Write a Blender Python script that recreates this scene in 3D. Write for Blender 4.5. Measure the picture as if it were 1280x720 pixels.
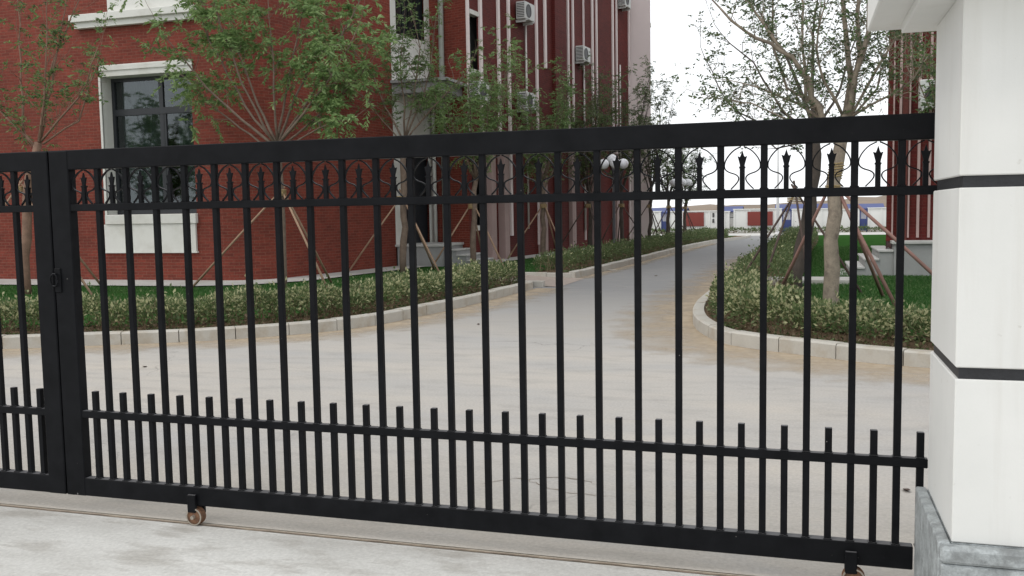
import bpy, math, random
import numpy as np
from mathutils import Vector, Matrix

for o in list(bpy.data.objects):
    bpy.data.objects.remove(o)
S = bpy.context.scene
COL = S.collection
R = math.radians

# ------------------------------------------------------------------ camera
F_PX, YAW, PITCH, ROLL, CAM_D, CAM_H = 1167.78, 0.3009, 0.0820, -0.0168, 4.3608, 1.7231
cam_d = bpy.data.cameras.new('camera')
cam = bpy.data.objects.new('camera', cam_d)
COL.objects.link(cam)
S.camera = cam
cam_d.sensor_width = 36.0
cam_d.lens = F_PX / 1280 * 36.0
cam_d.clip_start = 0.05
cam_d.clip_end = 3000
_fw = Vector((-math.sin(YAW) * math.cos(PITCH), math.cos(YAW) * math.cos(PITCH), -math.sin(PITCH)))
_rt = Vector((math.cos(YAW), math.sin(YAW), 0))
_up = _rt.cross(_fw)
RT = math.cos(ROLL) * _rt + math.sin(ROLL) * _up
UP = -math.sin(ROLL) * _rt + math.cos(ROLL) * _up
FW = _fw
EYE = Vector((0, -CAM_D, CAM_H))
m = Matrix((RT, UP, -FW)).transposed().to_4x4()
m.translation = EYE
cam.matrix_world = m

# ------------------------------------------------------------------ sky, sun, exposure
SUN_EL, SUN_AZ = R(50), R(228)          # azimuth of the sun, clockwise from +Y
w = bpy.data.worlds.new('World')
S.world = w
w.use_nodes = True
nt = w.node_tree
nt.nodes.clear()
sky = nt.nodes.new('ShaderNodeTexSky')
sky.sky_type = 'NISHITA'
sky.sun_disc = False
sky.sun_elevation = SUN_EL
sky.sun_rotation = SUN_AZ
sky.dust_density = 4
b1 = nt.nodes.new('ShaderNodeBackground')
b1.inputs[1].default_value = 0.09
nt.links.new(sky.outputs[0], b1.inputs[0])
b2 = nt.nodes.new('ShaderNodeBackground')       # the even white cloud deck of an overcast day
b2.inputs[0].default_value = (0.96, 0.98, 1.0, 1)
b2.inputs[1].default_value = 1.45
mx = nt.nodes.new('ShaderNodeMixShader')
mx.inputs[0].default_value = 0.86
nt.links.new(b1.outputs[0], mx.inputs[1])
nt.links.new(b2.outputs[0], mx.inputs[2])
wo = nt.nodes.new('ShaderNodeOutputWorld')
nt.links.new(mx.outputs[0], wo.inputs[0])

sd = bpy.data.lights.new('sun', 'SUN')
sd.energy = 0.7
sd.angle = R(14)
sd.color = (1.0, 0.94, 0.86)
sun = bpy.data.objects.new('sun', sd)
COL.objects.link(sun)
_s = Vector((math.sin(SUN_AZ) * math.cos(SUN_EL), math.cos(SUN_AZ) * math.cos(SUN_EL), math.sin(SUN_EL)))
sun.rotation_euler = _s.to_track_quat('Z', 'Y').to_euler()
sun.location = (0, -10, 20)

S.view_settings.view_transform = 'Standard'
S.view_settings.look = 'None'
S.view_settings.exposure = 0.0
S.view_settings.gamma = 1.0
S.view_settings.use_curve_mapping = False
S.render.engine = 'CYCLES'

# ------------------------------------------------------------------ helpers
def gz(y):
    """the site falls away gently behind the buildings"""
    s = min(max((y - 32.0) / 56.0, 0.0), 1.0)
    return -0.9 * (3 * s * s - 2 * s * s * s)

def at(x, y, Y):
    """point of the vertical plane Y seen in photo direction x, y"""
    d = RT * ((x - 640) / F_PX) - UP * ((y - 360) / F_PX) + FW
    return EYE + d * ((Y - EYE.y) / d.y)

def tag(o, label=None, cat=None, group=None, kind=None):
    if label: o['label'] = label
    if cat: o['category'] = cat
    if group: o['group'] = group
    if kind: o['kind'] = kind
    return o

def empty(name, loc=(0, 0, 0), rz=0):
    o = bpy.data.objects.new(name, None)
    COL.objects.link(o)
    o.location = loc
    o.rotation_euler = (0, 0, rz)
    o.empty_display_size = 0.2
    return o

class MB:
    def __init__(s):
        s.v, s.f, s.mi, s.uv = [], [], [], []
    def face(s, pts, mi=0, uv=None):
        n = len(s.v)
        s.v += [tuple(p) for p in pts]
        s.f.append(tuple(range(n, n + len(pts))))
        s.mi.append(mi)
        s.uv.append(uv)
    def box(s, x0, x1, y0, y1, z0, z1, mi=0, ch=0.0):
        if ch > 0:
            return s.cbox(x0, x1, y0, y1, z0, z1, ch, mi)
        n = len(s.v)
        s.v += [(x0, y0, z0), (x1, y0, z0), (x1, y1, z0), (x0, y1, z0), (x0, y0, z1), (x1, y0, z1), (x1, y1, z1), (x0, y1, z1)]
        for q in ((0, 3, 2, 1), (4, 5, 6, 7), (0, 1, 5, 4), (1, 2, 6, 5), (2, 3, 7, 6), (3, 0, 4, 7)):
            s.f.append(tuple(n + i for i in q)); s.mi.append(mi); s.uv.append(None)
    def cbox(s, x0, x1, y0, y1, z0, z1, c, mi=0):
        """box with all edges chamfered by c"""
        n = len(s.v); idx = {}
        for ix, X in ((0, (x0, x0 + c)), (1, (x1, x1 - c))):
            for iy, Y in ((0, (y0, y0 + c)), (1, (y1, y1 - c))):
                for iz, Z in ((0, (z0, z0 + c)), (1, (z1, z1 - c))):
                    for a, p in (('x', (X[0], Y[1], Z[1])), ('y', (X[1], Y[0], Z[1])), ('z', (X[1], Y[1], Z[0]))):
                        idx[ix, iy, iz, a] = len(s.v); s.v.append(p)
        F = []
        for i in (0, 1):
            F.append([idx[i, 0, 0, 'x'], idx[i, 1, 0, 'x'], idx[i, 1, 1, 'x'], idx[i, 0, 1, 'x']])
            F.append([idx[0, i, 0, 'y'], idx[1, i, 0, 'y'], idx[1, i, 1, 'y'], idx[0, i, 1, 'y']])
            F.append([idx[0, 0, i, 'z'], idx[1, 0, i, 'z'], idx[1, 1, i, 'z'], idx[0, 1, i, 'z']])
        for i in (0, 1):
            for j in (0, 1):
                F.append([idx[i, j, 0, 'x'], idx[i, j, 1, 'x'], idx[i, j, 1, 'y'], idx[i, j, 0, 'y']])
                F.append([idx[i, 0, j, 'x'], idx[i, 1, j, 'x'], idx[i, 1, j, 'z'], idx[i, 0, j, 'z']])
                F.append([idx[0, i, j, 'y'], idx[1, i, j, 'y'], idx[1, i, j, 'z'], idx[0, i, j, 'z']])
                for k in (0, 1):
                    F.append([idx[i, j, k, 'x'], idx[i, j, k, 'y'], idx[i, j, k, 'z']])
        c0 = Vector(((x0 + x1) / 2, (y0 + y1) / 2, (z0 + z1) / 2))
        for f in F:
            P = [Vector(s.v[i]) for i in f]
            nn = (P[1] - P[0]).cross(P[2] - P[0]); cc = sum(P, Vector()) / len(P)
            if nn.dot(cc - c0) < 0: f = f[::-1]
            s.f.append(tuple(f)); s.mi.append(mi); s.uv.append(None)
    def tube(s, pts, rad, seg=6, mi=0, cap=True):
        pts = [Vector(p) for p in pts]
        if not hasattr(rad, '__len__'): rad = [rad] * len(pts)
        n0 = len(s.v); prev = None
        for i, p in enumerate(pts):
            t = (pts[min(i + 1, len(pts) - 1)] - pts[max(i - 1, 0)])
            t = t.normalized() if t.length > 1e-9 else Vector((0, 0, 1))
            a = Vector((1, 0, 0)) if abs(t.x) < 0.8 else Vector((0, 1, 0))
            if prev is not None: a = prev
            u = (a - t * a.dot(t))
            u = u.normalized() if u.length > 1e-6 else t.orthogonal().normalized()
            prev = u; vv = t.cross(u)
            for k in range(seg):
                an = 2 * math.pi * k / seg
                s.v.append(tuple(p + (u * math.cos(an) + vv * math.sin(an)) * rad[i]))
        for i in range(len(pts) - 1):
            for k in range(seg):
                a = n0 + i * seg + k; b = n0 + i * seg + (k + 1) % seg
                s.f.append((a, b, b + seg, a + seg)); s.mi.append(mi); s.uv.append(None)
        if cap:
            e = n0 + (len(pts) - 1) * seg
            s.f.append(tuple(range(n0 + seg - 1, n0 - 1, -1))); s.mi.append(mi); s.uv.append(None)
            s.f.append(tuple(range(e, e + seg))); s.mi.append(mi); s.uv.append(None)
    def lathe(s, c, axis, prof, seg=20, mi=0, cap=True):
        """prof: list of (distance along axis, radius)"""
        c = Vector(c); ax = Vector(axis).normalized(); u = ax.orthogonal().normalized(); v = ax.cross(u)
        n0 = len(s.v)
        for h, r in prof:
            for k in range(seg):
                an = 2 * math.pi * k / seg
                s.v.append(tuple(c + ax * h + (u * math.cos(an) + v * math.sin(an)) * r))
        for i in range(len(prof) - 1):
            for k in range(seg):
                a = n0 + i * seg + k; b = n0 + i * seg + (k + 1) % seg
                s.f.append((a, b, b + seg, a + seg)); s.mi.append(mi); s.uv.append(None)
        if not cap: return
        e = n0 + (len(prof) - 1) * seg
        s.f.append(tuple(range(n0 + seg - 1, n0 - 1, -1))); s.mi.append(mi); s.uv.append(None)
        s.f.append(tuple(range(e, e + seg))); s.mi.append(mi); s.uv.append(None)
    def mesh(s, name, mats):
        me = bpy.data.meshes.new(name)
        me.from_pydata(s.v, [], s.f)
        for mt in (mats if isinstance(mats, (list, tuple)) else [mats]):
            me.materials.append(mt)
        me.polygons.foreach_set('material_index', s.mi)
        if any(u is not None for u in s.uv):
            L = me.uv_layers.new(name='UVMap')
            for p, u in zip(me.polygons, s.uv):
                if u is not None:
                    for li, c in zip(p.loop_indices, u): L.data[li].uv = c
        me.update()
        return me
    def build(s, name, mats, parent=None, smooth=False):
        me = s.mesh(name, mats)
        if smooth: me.polygons.foreach_set('use_smooth', [True] * len(me.polygons))
        return link(name, me, parent)

def link(name, me, parent=None, loc=None):
    o = bpy.data.objects.new(name, me)
    COL.objects.link(o)
    if parent is not None: o.parent = parent
    if loc is not None: o.location = loc
    return o

def struct(o):
    o['kind'] = 'structure'
    return o

# ------------------------------------------------------------------ materials
def newmat(name):
    mt = bpy.data.materials.new(name)
    mt.use_nodes = True
    N = mt.node_tree
    bs = N.nodes['Principled BSDF']
    return mt, N, bs

def noise(N, vec, scale, detail=6, rough=0.55):
    n = N.nodes.new('ShaderNodeTexNoise')
    n.inputs['Scale'].default_value = scale
    n.inputs['Detail'].default_value = detail
    n.inputs['Roughness'].default_value = rough
    N.links.new(vec, n.inputs['Vector'])
    return n.outputs['Fac']

def ramp(N, fac, a, b, c0, c1):
    r = N.nodes.new('ShaderNodeValToRGB')
    r.color_ramp.elements[0].position = a
    r.color_ramp.elements[1].position = b
    r.color_ramp.elements[0].color = tuple(c0) + (1,)
    r.color_ramp.elements[1].color = tuple(c1) + (1,)
    N.links.new(fac, r.inputs[0])
    return r.outputs[0]

def mixc(N, fac, a, b, mode='MIX'):
    mnode = N.nodes.new('ShaderNodeMix')
    mnode.data_type = 'RGBA'
    mnode.blend_type = mode
    for sock, val in ((mnode.inputs[0], fac), (mnode.inputs[6], a), (mnode.inputs[7], b)):
        if hasattr(val, 'is_linked'): N.links.new(val, sock)
        elif isinstance(val, (int, float)): sock.default_value = val
        else: sock.default_value = tuple(val) + (1,)
    return mnode.outputs[2]

def bump(N, bs, h, strength, dist=0.01):
    b = N.nodes.new('ShaderNodeBump')
    b.inputs['Strength'].default_value = strength
    b.inputs['Distance'].default_value = dist
    N.links.new(h, b.inputs['Height'])
    N.links.new(b.outputs[0], bs.inputs['Normal'])

def geo(N):
    g = N.nodes.new('ShaderNodeNewGeometry')
    return g.outputs['Position']

def surf(name, c, var=0.15, scale=3.0, rough=0.7, bmp=0.1, fine=60.0, spec=0.5, stain=None, stain_scale=0.6, metal=0.0, dist=0.004):
    mt, N, bs = newmat(name)
    p = geo(N)
    a = noise(N, p, scale)
    col = ramp(N, a, 0.3, 0.7, [x * (1 - var) for x in c], [min(1, x * (1 + var)) for x in c])
    f = noise(N, p, fine, 3)
    col = mixc(N, 0.35, col, ramp(N, f, 0.25, 0.75, [x * (1 - 1.3 * var) for x in c], [min(1, x * (1 + 1.3 * var)) for x in c]))
    if stain is not None:
        st = noise(N, p, stain_scale, 8, 0.65)
        col = mixc(N, ramp(N, st, 0.5, 0.68, (0, 0, 0), (1, 1, 1)), col, stain)
    N.links.new(col, bs.inputs['Base Color'])
    bs.inputs['Roughness'].default_value = rough
    bs.inputs['Specular IOR Level'].default_value = spec
    bs.inputs['Metallic'].default_value = metal
    if bmp: bump(N, bs, f, bmp, dist)
    return mt

def leafmat(name, c, rough=0.55, trans=0.45):
    mt, N, bs = newmat(name)
    p = geo(N)
    a = noise(N, p, 2.2, 3)
    f = noise(N, p, 35.0, 2)
    col = ramp(N, a, 0.3, 0.7, [x * 0.72 for x in c], [x * 1.28 for x in c])
    col = mixc(N, 0.5, col, ramp(N, f, 0.3, 0.7, [x * 0.6 for x in c], [x * 1.4 for x in c]))
    N.links.new(col, bs.inputs['Base Color'])
    bs.inputs['Roughness'].default_value = rough
    bs.inputs['Specular IOR Level'].default_value = 0.35
    tr = N.nodes.new('ShaderNodeBsdfTranslucent')
    N.links.new(col, tr.inputs[0])
    mxs = N.nodes.new('ShaderNodeMixShader')
    mxs.inputs[0].default_value = trans
    N.links.new(bs.outputs[0], mxs.inputs[1]); N.links.new(tr.outputs[0], mxs.inputs[2])
    N.links.new(mxs.outputs[0], N.nodes['Material Output'].inputs[0])
    return mt

def brickmat(name, c1, c2, mortar):
    mt, N, bs = newmat(name)
    uv = N.nodes.new('ShaderNodeUVMap'); uv.uv_map = 'UVMap'
    b = N.nodes.new('ShaderNodeTexBrick')
    b.offset = 0.5
    b.inputs['Scale'].default_value = 1.0
    b.inputs['Brick Width'].default_value = 0.25
    b.inputs['Row Height'].default_value = 0.075
    b.inputs['Mortar Size'].default_value = 0.006
    b.inputs['Mortar Smooth'].default_value = 0.2
    b.inputs['Bias'].default_value = 0.0
    b.inputs['Color1'].default_value = tuple(c1) + (1,)
    b.inputs['Color2'].default_value = tuple(c2) + (1,)
    b.inputs['Mortar'].default_value = tuple(mortar) + (1,)
    N.links.new(uv.outputs[0], b.inputs['Vector'])
    p = geo(N)
    a = noise(N, p, 0.55, 7, 0.6)
    col = mixc(N, 1.0, b.outputs['Color'], ramp(N, a, 0.25, 0.75, (0.74, 0.74, 0.76), (1.15, 1.1, 1.08)), 'MULTIPLY')
    f = noise(N, p, 22, 3)
    col = mixc(N, 0.6, col, mixc(N, 1.0, col, ramp(N, f, 0.3, 0.7, (0.7, 0.7, 0.7), (1.25, 1.25, 1.25)), 'MULTIPLY'))
    N.links.new(col, bs.inputs['Base Color'])
    bs.inputs['Roughness'].default_value = 0.75
    bs.inputs['Specular IOR Level'].default_value = 0.2
    inv = N.nodes.new('ShaderNodeMath'); inv.operation = 'SUBTRACT'; inv.inputs[0].default_value = 1.0
    N.links.new(b.outputs['Fac'], inv.inputs[1])
    bump(N, bs, inv.outputs[0], 0.8, 0.008)
    return mt

def concretemat(name, light, dusty, dark, far=None, front=False):
    mt, N, bs = newmat(name)
    p = geo(N)
    mp = N.nodes.new('ShaderNodeMapping')
    mp.inputs['Scale'].default_value = (0.55, 1.5, 1.0)      # trowel and tyre streaks run along the gate
    mp.inputs['Rotation'].default_value = (0, 0, R(-8))
    N.links.new(p, mp.inputs['Vector'])
    q = mp.outputs[0]
    big = noise(N, q, 0.9 if front else 0.5, 9, 0.68 if front else 0.6)
    mid = noise(N, q, 2.6, 8, 0.65)
    fine = noise(N, p, 45, 5, 0.7)
    grit = noise(N, p, 180, 2)
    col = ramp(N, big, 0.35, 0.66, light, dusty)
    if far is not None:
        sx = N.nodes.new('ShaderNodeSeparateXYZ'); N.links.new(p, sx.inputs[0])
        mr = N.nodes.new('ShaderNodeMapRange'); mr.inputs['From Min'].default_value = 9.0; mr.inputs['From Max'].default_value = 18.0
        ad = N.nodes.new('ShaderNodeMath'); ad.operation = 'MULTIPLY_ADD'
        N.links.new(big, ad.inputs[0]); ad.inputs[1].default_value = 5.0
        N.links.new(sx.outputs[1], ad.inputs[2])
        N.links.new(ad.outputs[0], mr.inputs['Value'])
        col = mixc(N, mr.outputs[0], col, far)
        # ochre silt left along the gate track and the kerbs
        m2 = N.nodes.new('ShaderNodeMapRange'); m2.inputs['From Min'].default_value = 1.7; m2.inputs['From Max'].default_value = 0.1
        m2.inputs['To Max'].default_value = 0.75
        N.links.new(sx.outputs[1], m2.inputs['Value'])
        mm = N.nodes.new('ShaderNodeMath'); mm.operation = 'MULTIPLY'
        N.links.new(m2.outputs[0], mm.inputs[0])
        N.links.new(ramp(N, mid, 0.32, 0.6, (0.0, 0.0, 0.0), (0.9, 0.9, 0.9)), mm.inputs[1])
        col = mixc(N, mm.outputs[0], col, (0.49, 0.445, 0.375))
    st = ramp(N, mid, 0.5, 0.62 if front else 0.72, (0, 0, 0), (0.7, 0.7, 0.7))
    col = mixc(N, st, col, dark)
    col = mixc(N, 0.55, col, mixc(N, 1.0, col, ramp(N, fine, 0.3, 0.7, (0.72, 0.72, 0.72), (1.22, 1.22, 1.22)), 'MULTIPLY'))
    # hairline cracks
    wv = N.nodes.new('ShaderNodeTexVoronoi'); wv.feature = 'DISTANCE_TO_EDGE'; wv.inputs['Scale'].default_value = 0.32
    nv = N.nodes.new('ShaderNodeTexNoise'); nv.inputs['Scale'].default_value = 1.3; nv.inputs['Detail'].default_value = 6
    N.links.new(p, nv.inputs['Vector'])
    vm = N.nodes.new('ShaderNodeVectorMath'); vm.operation = 'MULTIPLY_ADD'
    N.links.new(nv.outputs['Color'], vm.inputs[0]); vm.inputs[1].default_value = (1.1, 1.1, 0); N.links.new(p, vm.inputs[2])
    N.links.new(vm.outputs[0], wv.inputs['Vector'])
    cr = ramp(N, wv.outputs['Distance'], 0.0, 0.004, (0.55, 0.55, 0.55), (0, 0, 0))
    gate_m = mixc(N, 1.0, cr, ramp(N, noise(N, p, 0.35, 3), 0.5, 0.62, (0, 0, 0), (1, 1, 1)), 'MULTIPLY')
    col = mixc(N, gate_m, col, [x * 0.4 for x in dark])
    N.links.new(col, bs.inputs['Base Color'])
    bs.inputs['Roughness'].default_value = 0.85
    bs.inputs['Specular IOR Level'].default_value = 0.3
    bump(N, bs, mixc(N, 0.5, fine, grit), 0.35 if front else 0.2, 0.006)
    return mt

M = {}
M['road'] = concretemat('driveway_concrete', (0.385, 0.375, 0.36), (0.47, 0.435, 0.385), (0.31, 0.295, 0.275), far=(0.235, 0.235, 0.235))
M['apron'] = concretemat('apron_concrete', (0.66, 0.655, 0.625), (0.46, 0.45, 0.42), (0.37, 0.35, 0.315), front=True)
M['street'] = surf('street_concrete', (0.5, 0.49, 0.46), 0.1, 0.5, 0.85)
M['soil'] = surf('soil', (0.17, 0.12, 0.08), 0.35, 4, 1.0, 0.6, 40, dist=0.02, spec=0.05)
M['lawn'] = surf('lawn_base', (0.03, 0.08, 0.02), 0.35, 2.5, 1.0, 0.6, 60, spec=0.0)
M['ground'] = surf('ground_earth', (0.2, 0.17, 0.13), 0.2, 0.3, 0.95)
M['hill'] = surf('hill_earth', (0.21, 0.16, 0.115), 0.25, 0.06, 0.95, 0.3, 2.0)
M['kerb'] = surf('kerb_stone', (0.45, 0.43, 0.385), 0.12, 3, 0.85, 0.25, 50, stain=(0.36, 0.31, 0.24), stain_scale=2.2)
M['pave'] = surf('pale_paving', (0.46, 0.455, 0.43), 0.1, 1.5, 0.85, 0.15, stain=(0.37, 0.35, 0.31))
M['path'] = surf('pinkish_paver', (0.36, 0.30, 0.26), 0.15, 3, 0.9, 0.2, 40, stain=(0.27, 0.23, 0.19), stain_scale=1.5)
mt, N, bs = newmat('ochre_silt_film')
uvn = N.nodes.new('ShaderNodeUVMap'); uvn.uv_map = 'UVMap'
sv = N.nodes.new('ShaderNodeSeparateXYZ'); N.links.new(uvn.outputs[0], sv.inputs[0])
p_ = geo(N)
ns_ = noise(N, p_, 1.6, 7, 0.65)
ma = N.nodes.new('ShaderNodeMath'); ma.operation = 'MULTIPLY_ADD'; N.links.new(ns_, ma.inputs[0]); ma.inputs[1].default_value = -1.5; N.links.new(sv.outputs[1], ma.inputs[2])
mr_ = N.nodes.new('ShaderNodeMapRange'); mr_.inputs['From Min'].default_value = 0.1; mr_.inputs['From Max'].default_value = -0.75; mr_.inputs['To Max'].default_value = 0.85
N.links.new(ma.outputs[0], mr_.inputs['Value'])
N.links.new(ramp(N, noise(N, p_, 9, 5), .3, .7, (0.40, 0.32, 0.225), (0.50, 0.415, 0.31)), bs.inputs['Base Color'])
bs.inputs['Roughness'].default_value = 0.95; bs.inputs['Specular IOR Level'].default_value = 0.1
tpn = N.nodes.new('ShaderNodeBsdfTransparent'); mxs_ = N.nodes.new('ShaderNodeMixShader')
N.links.new(mr_.outputs[0], mxs_.inputs[0]); N.links.new(tpn.outputs[0], mxs_.inputs[1]); N.links.new(bs.outputs[0], mxs_.inputs[2])
N.links.new(mxs_.outputs[0], N.nodes['Material Output'].inputs[0])
M['dust'] = mt
M['brick'] = brickmat('red_brick', (0.235, 0.052, 0.035), (0.17, 0.04, 0.028), (0.245, 0.11, 0.078))
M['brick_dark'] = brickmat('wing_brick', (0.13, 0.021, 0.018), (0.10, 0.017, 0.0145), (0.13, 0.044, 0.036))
M['white'] = surf('white_render', (0.68, 0.68, 0.64), 0.05, 1.2, 0.75, 0.06, 70, stain=(0.58, 0.57, 0.52), stain_scale=1.1)
M['pink'] = surf('pink_stone_cladding', (0.40, 0.29, 0.27), 0.12, 1.5, 0.7, 0.1, 30)
M['pinkwall'] = surf('pale_pink_render', (0.80, 0.71, 0.69), 0.05, 0.8, 0.8, 0.05)
M['granite'] = surf('grey_granite', (0.34, 0.365, 0.37), 0.5, 16, 0.6, 0.4, 110, stain=(0.20, 0.21, 0.21), stain_scale=9)
M['stair'] = surf('grey_stair_stone', (0.30, 0.305, 0.30), 0.12, 3, 0.7, 0.1, 90)
M['tread'] = surf('pale_tread_stone', (0.46, 0.46, 0.44), 0.1, 3, 0.7, 0.1, 90)
M['alu'] = surf('dark_window_aluminium', (0.022, 0.025, 0.03), 0.1, 3, 0.4, 0)
M['pipe'] = surf('white_plastic_pipe', (0.62, 0.6, 0.56), 0.08, 2, 0.5, 0)
M['grey_pipe'] = surf('grey_downpipe', (0.27, 0.28, 0.25), 0.1, 2, 0.5, 0)
M['ac'] = surf('air_conditioner_casing', (0.55, 0.56, 0.54), 0.08, 2, 0.5, 0)
M['black'] = surf('black_plastic', (0.02, 0.02, 0.022), 0.1, 4, 0.5, 0)
M['curtain'] = surf('grey_curtain', (0.36, 0.37, 0.33), 0.12, 2, 0.9, 0)
M['room'] = surf('room_interior', (0.05, 0.05, 0.05), 0.1, 1, 0.9, 0)
M['bark'] = surf('brown_bark', (0.17, 0.125, 0.095), 0.35, 9, 0.9, 0.5, 50, dist=0.01)
M['bark_pale'] = surf('pale_bark', (0.27, 0.225, 0.175), 0.3, 8, 0.9, 0.5, 45, stain=(0.14, 0.11, 0.09), stain_scale=6, dist=0.01)
M['bark_red'] = surf('reddish_twig_bark', (0.23, 0.14, 0.10), 0.3, 9, 0.9, 0.3, 50)
M['bark_dark'] = surf('dark_bark', (0.075, 0.06, 0.05), 0.3, 9, 0.9, 0.5, 50)
M['stake'] = surf('bamboo_stake', (0.32, 0.21, 0.14), 0.25, 5, 0.8, 0.2, 60)
M['stake_red'] = surf('reddish_pole', (0.27, 0.15, 0.125), 0.25, 6, 0.8, 0.3, 60)
M['stake_dark'] = surf('dark_pole', (0.075, 0.05, 0.04), 0.25, 6, 0.8, 0.3, 60)
M['rope'] = surf('straw_rope', (0.33, 0.245, 0.12), 0.5, 30, 0.9, 0.6, 160, dist=0.006)
M['leaf_a'] = leafmat('fresh_leaf', (0.21, 0.315, 0.115))
M['leaf_b'] = leafmat('mid_leaf', (0.14, 0.23, 0.085))
M['leaf_c'] = leafmat('pale_leaf', (0.31, 0.42, 0.19))
M['leaf_d'] = leafmat('dark_leaf', (0.085, 0.12, 0.06))
M['leaf_e'] = leafmat('olive_leaf', (0.14, 0.165, 0.08))
M['hedge_a'] = leafmat('hedge_green', (0.15, 0.20, 0.085))
M['hedge_b'] = leafmat('hedge_pale_variegated', (0.47, 0.47, 0.27))
M['hedge_c'] = leafmat('hedge_dark', (0.10, 0.145, 0.06))
M['hedge_d'] = leafmat('hedge_brown', (0.21, 0.155, 0.10))
M['stem'] = surf('hedge_stem', (0.2, 0.145, 0.09), 0.3, 10, 0.9, 0)
M['grass'] = leafmat('grass_blade', (0.045, 0.135, 0.03))
M['globe'] = surf('opal_lamp_globe', (0.78, 0.79, 0.82), 0.03, 3, 0.25, 0)
M['lamp_post'] = surf('dark_lamp_post', (0.05, 0.05, 0.055), 0.1, 3, 0.5, 0)
M['pole_white'] = surf('white_pole_paint', (0.7, 0.7, 0.7), 0.05, 2, 0.5, 0)
M['wall_white'] = surf('boundary_wall_white', (0.74, 0.74, 0.72), 0.05, 0.4, 0.8, 0)
M['wall_red'] = surf('boundary_wall_red', (0.20, 0.04, 0.032), 0.1, 0.6, 0.8, 0)
M['blue'] = surf('blue_sheet_metal', (0.04, 0.06, 0.19), 0.15, 0.5, 0.6, 0)
M['dark_iron'] = surf('dark_iron', (0.06, 0.06, 0.06), 0.1, 3, 0.6, 0)
M['rust'] = surf('rusty_iron', (0.17, 0.085, 0.045), 0.45, 25, 0.75, 0.5, 140, stain=(0.09, 0.05, 0.035), stain_scale=30)
M['worn_steel'] = surf('worn_wheel_steel', (0.42, 0.38, 0.32), 0.2, 20, 0.4, 0.1, 120, metal=0.6)
M['groove'] = surf('black_groove_paint', (0.016, 0.017, 0.02), 0.3, 20, 0.5, 0.35, 90, dist=0.006)
M['track'] = surf('dirty_track_steel', (0.20, 0.155, 0.115), 0.5, 4, 0.85, 0.4, 90, stain=(0.30, 0.25, 0.18), stain_scale=6)
M['silt'] = surf('silt', (0.40, 0.35, 0.28), 0.35, 3, 0.95, 0.3, 60)

# pillar paint: white with faint roller marks and grime
mt, N, bs = newmat('pillar_paint')
p_ = geo(N)
a_ = noise(N, p_, 2.2, 7, 0.6)
c_ = ramp(N, a_, 0.3, 0.72, (0.70, 0.705, 0.68), (0.765, 0.765, 0.74))
mpz = N.nodes.new('ShaderNodeMapping'); mpz.inputs['Scale'].default_value = (9, 9, .55); N.links.new(p_, mpz.inputs['Vector'])
c_ = mixc(N, ramp(N, noise(N, mpz.outputs[0], 1.0, 6, 0.6), 0.55, 0.8, (0, 0, 0), (0.5, 0.5, 0.5)), c_, (0.60, 0.585, 0.54))   # rain streaks
sp_ = noise(N, p_, 26, 4)
c_ = mixc(N, ramp(N, sp_, 0.69, 0.75, (0, 0, 0), (0.35, 0.35, 0.35)), c_, (0.45, 0.43, 0.38))
N.links.new(c_, bs.inputs['Base Color'])
bs.inputs['Roughness'].default_value = 0.7
bump(N, bs, noise(N, p_, 120, 4), 0.12, 0.003)
M['pillar'] = mt

# gate paint: dusty satin black
mt, N, bs = newmat('gate_paint')
p_ = geo(N)
a_ = noise(N, p_, 7, 7, 0.65)
c_ = ramp(N, a_, 0.3, 0.75, (0.0045, 0.005, 0.006), (0.011, 0.0115, 0.0135))
sp_ = noise(N, p_, 60, 4, 0.7)
c_ = mixc(N, ramp(N, sp_, 0.66, 0.78, (0, 0, 0), (0.35, 0.35, 0.35)), c_, (0.05, 0.048, 0.045))
ch_ = noise(N, p_, 38, 2, 0.4)
c_ = mixc(N, ramp(N, ch_, 0.80, 0.815, (0, 0, 0), (1, 1, 1)), c_, (0.22, 0.21, 0.20))   # chipped paint
ru_ = noise(N, p_, 13, 6, 0.7)
c_ = mixc(N, ramp(N, ru_, 0.70, 0.8, (0, 0, 0), (0.6, 0.6, 0.6)), c_, (0.05, 0.026, 0.015))
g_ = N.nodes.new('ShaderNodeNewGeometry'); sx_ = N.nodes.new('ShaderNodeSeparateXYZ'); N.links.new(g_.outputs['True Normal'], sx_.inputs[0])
c_ = mixc(N, ramp(N, sx_.outputs[2], 0.75, 0.95, (0, 0, 0), (0.8, 0.8, 0.8)), c_, (0.15, 0.15, 0.155))   # level faces paler: road dust, plus their sky highlight put into the colour
N.links.new(c_, bs.inputs['Base Color'])
N.links.new(ramp(N, a_, 0.3, 0.7, (0.38, 0.38, 0.38), (0.58, 0.58, 0.58)), bs.inputs['Roughness'])
bs.inputs['Specular IOR Level'].default_value = 0.09
bump(N, bs, sp_, 0.06, 0.002)
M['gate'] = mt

# window glass: part reflection, part view of the room
mt, N, bs = newmat('window_glass')
gl = N.nodes.new('ShaderNodeBsdfGlossy'); gl.inputs['Roughness'].default_value = 0.03; gl.inputs[0].default_value = (0.85, 0.9, 0.95, 1)
tp = N.nodes.new('ShaderNodeBsdfTransparent'); tp.inputs[0].default_value = (0.5, 0.56, 0.56, 1)
ms = N.nodes.new('ShaderNodeMixShader'); ms.inputs[0].default_value = 0.085
N.links.new(tp.outputs[0], ms.inputs[1]); N.links.new(gl.outputs[0], ms.inputs[2])
N.links.new(ms.outputs[0], N.nodes['Material Output'].inputs[0])
M['glass'] = mt

M['glass_dark'] = surf('dark_reflecting_glass', (0.02, 0.024, 0.026), 0.1, 2, 0.12, 0, spec=0.5)

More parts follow.
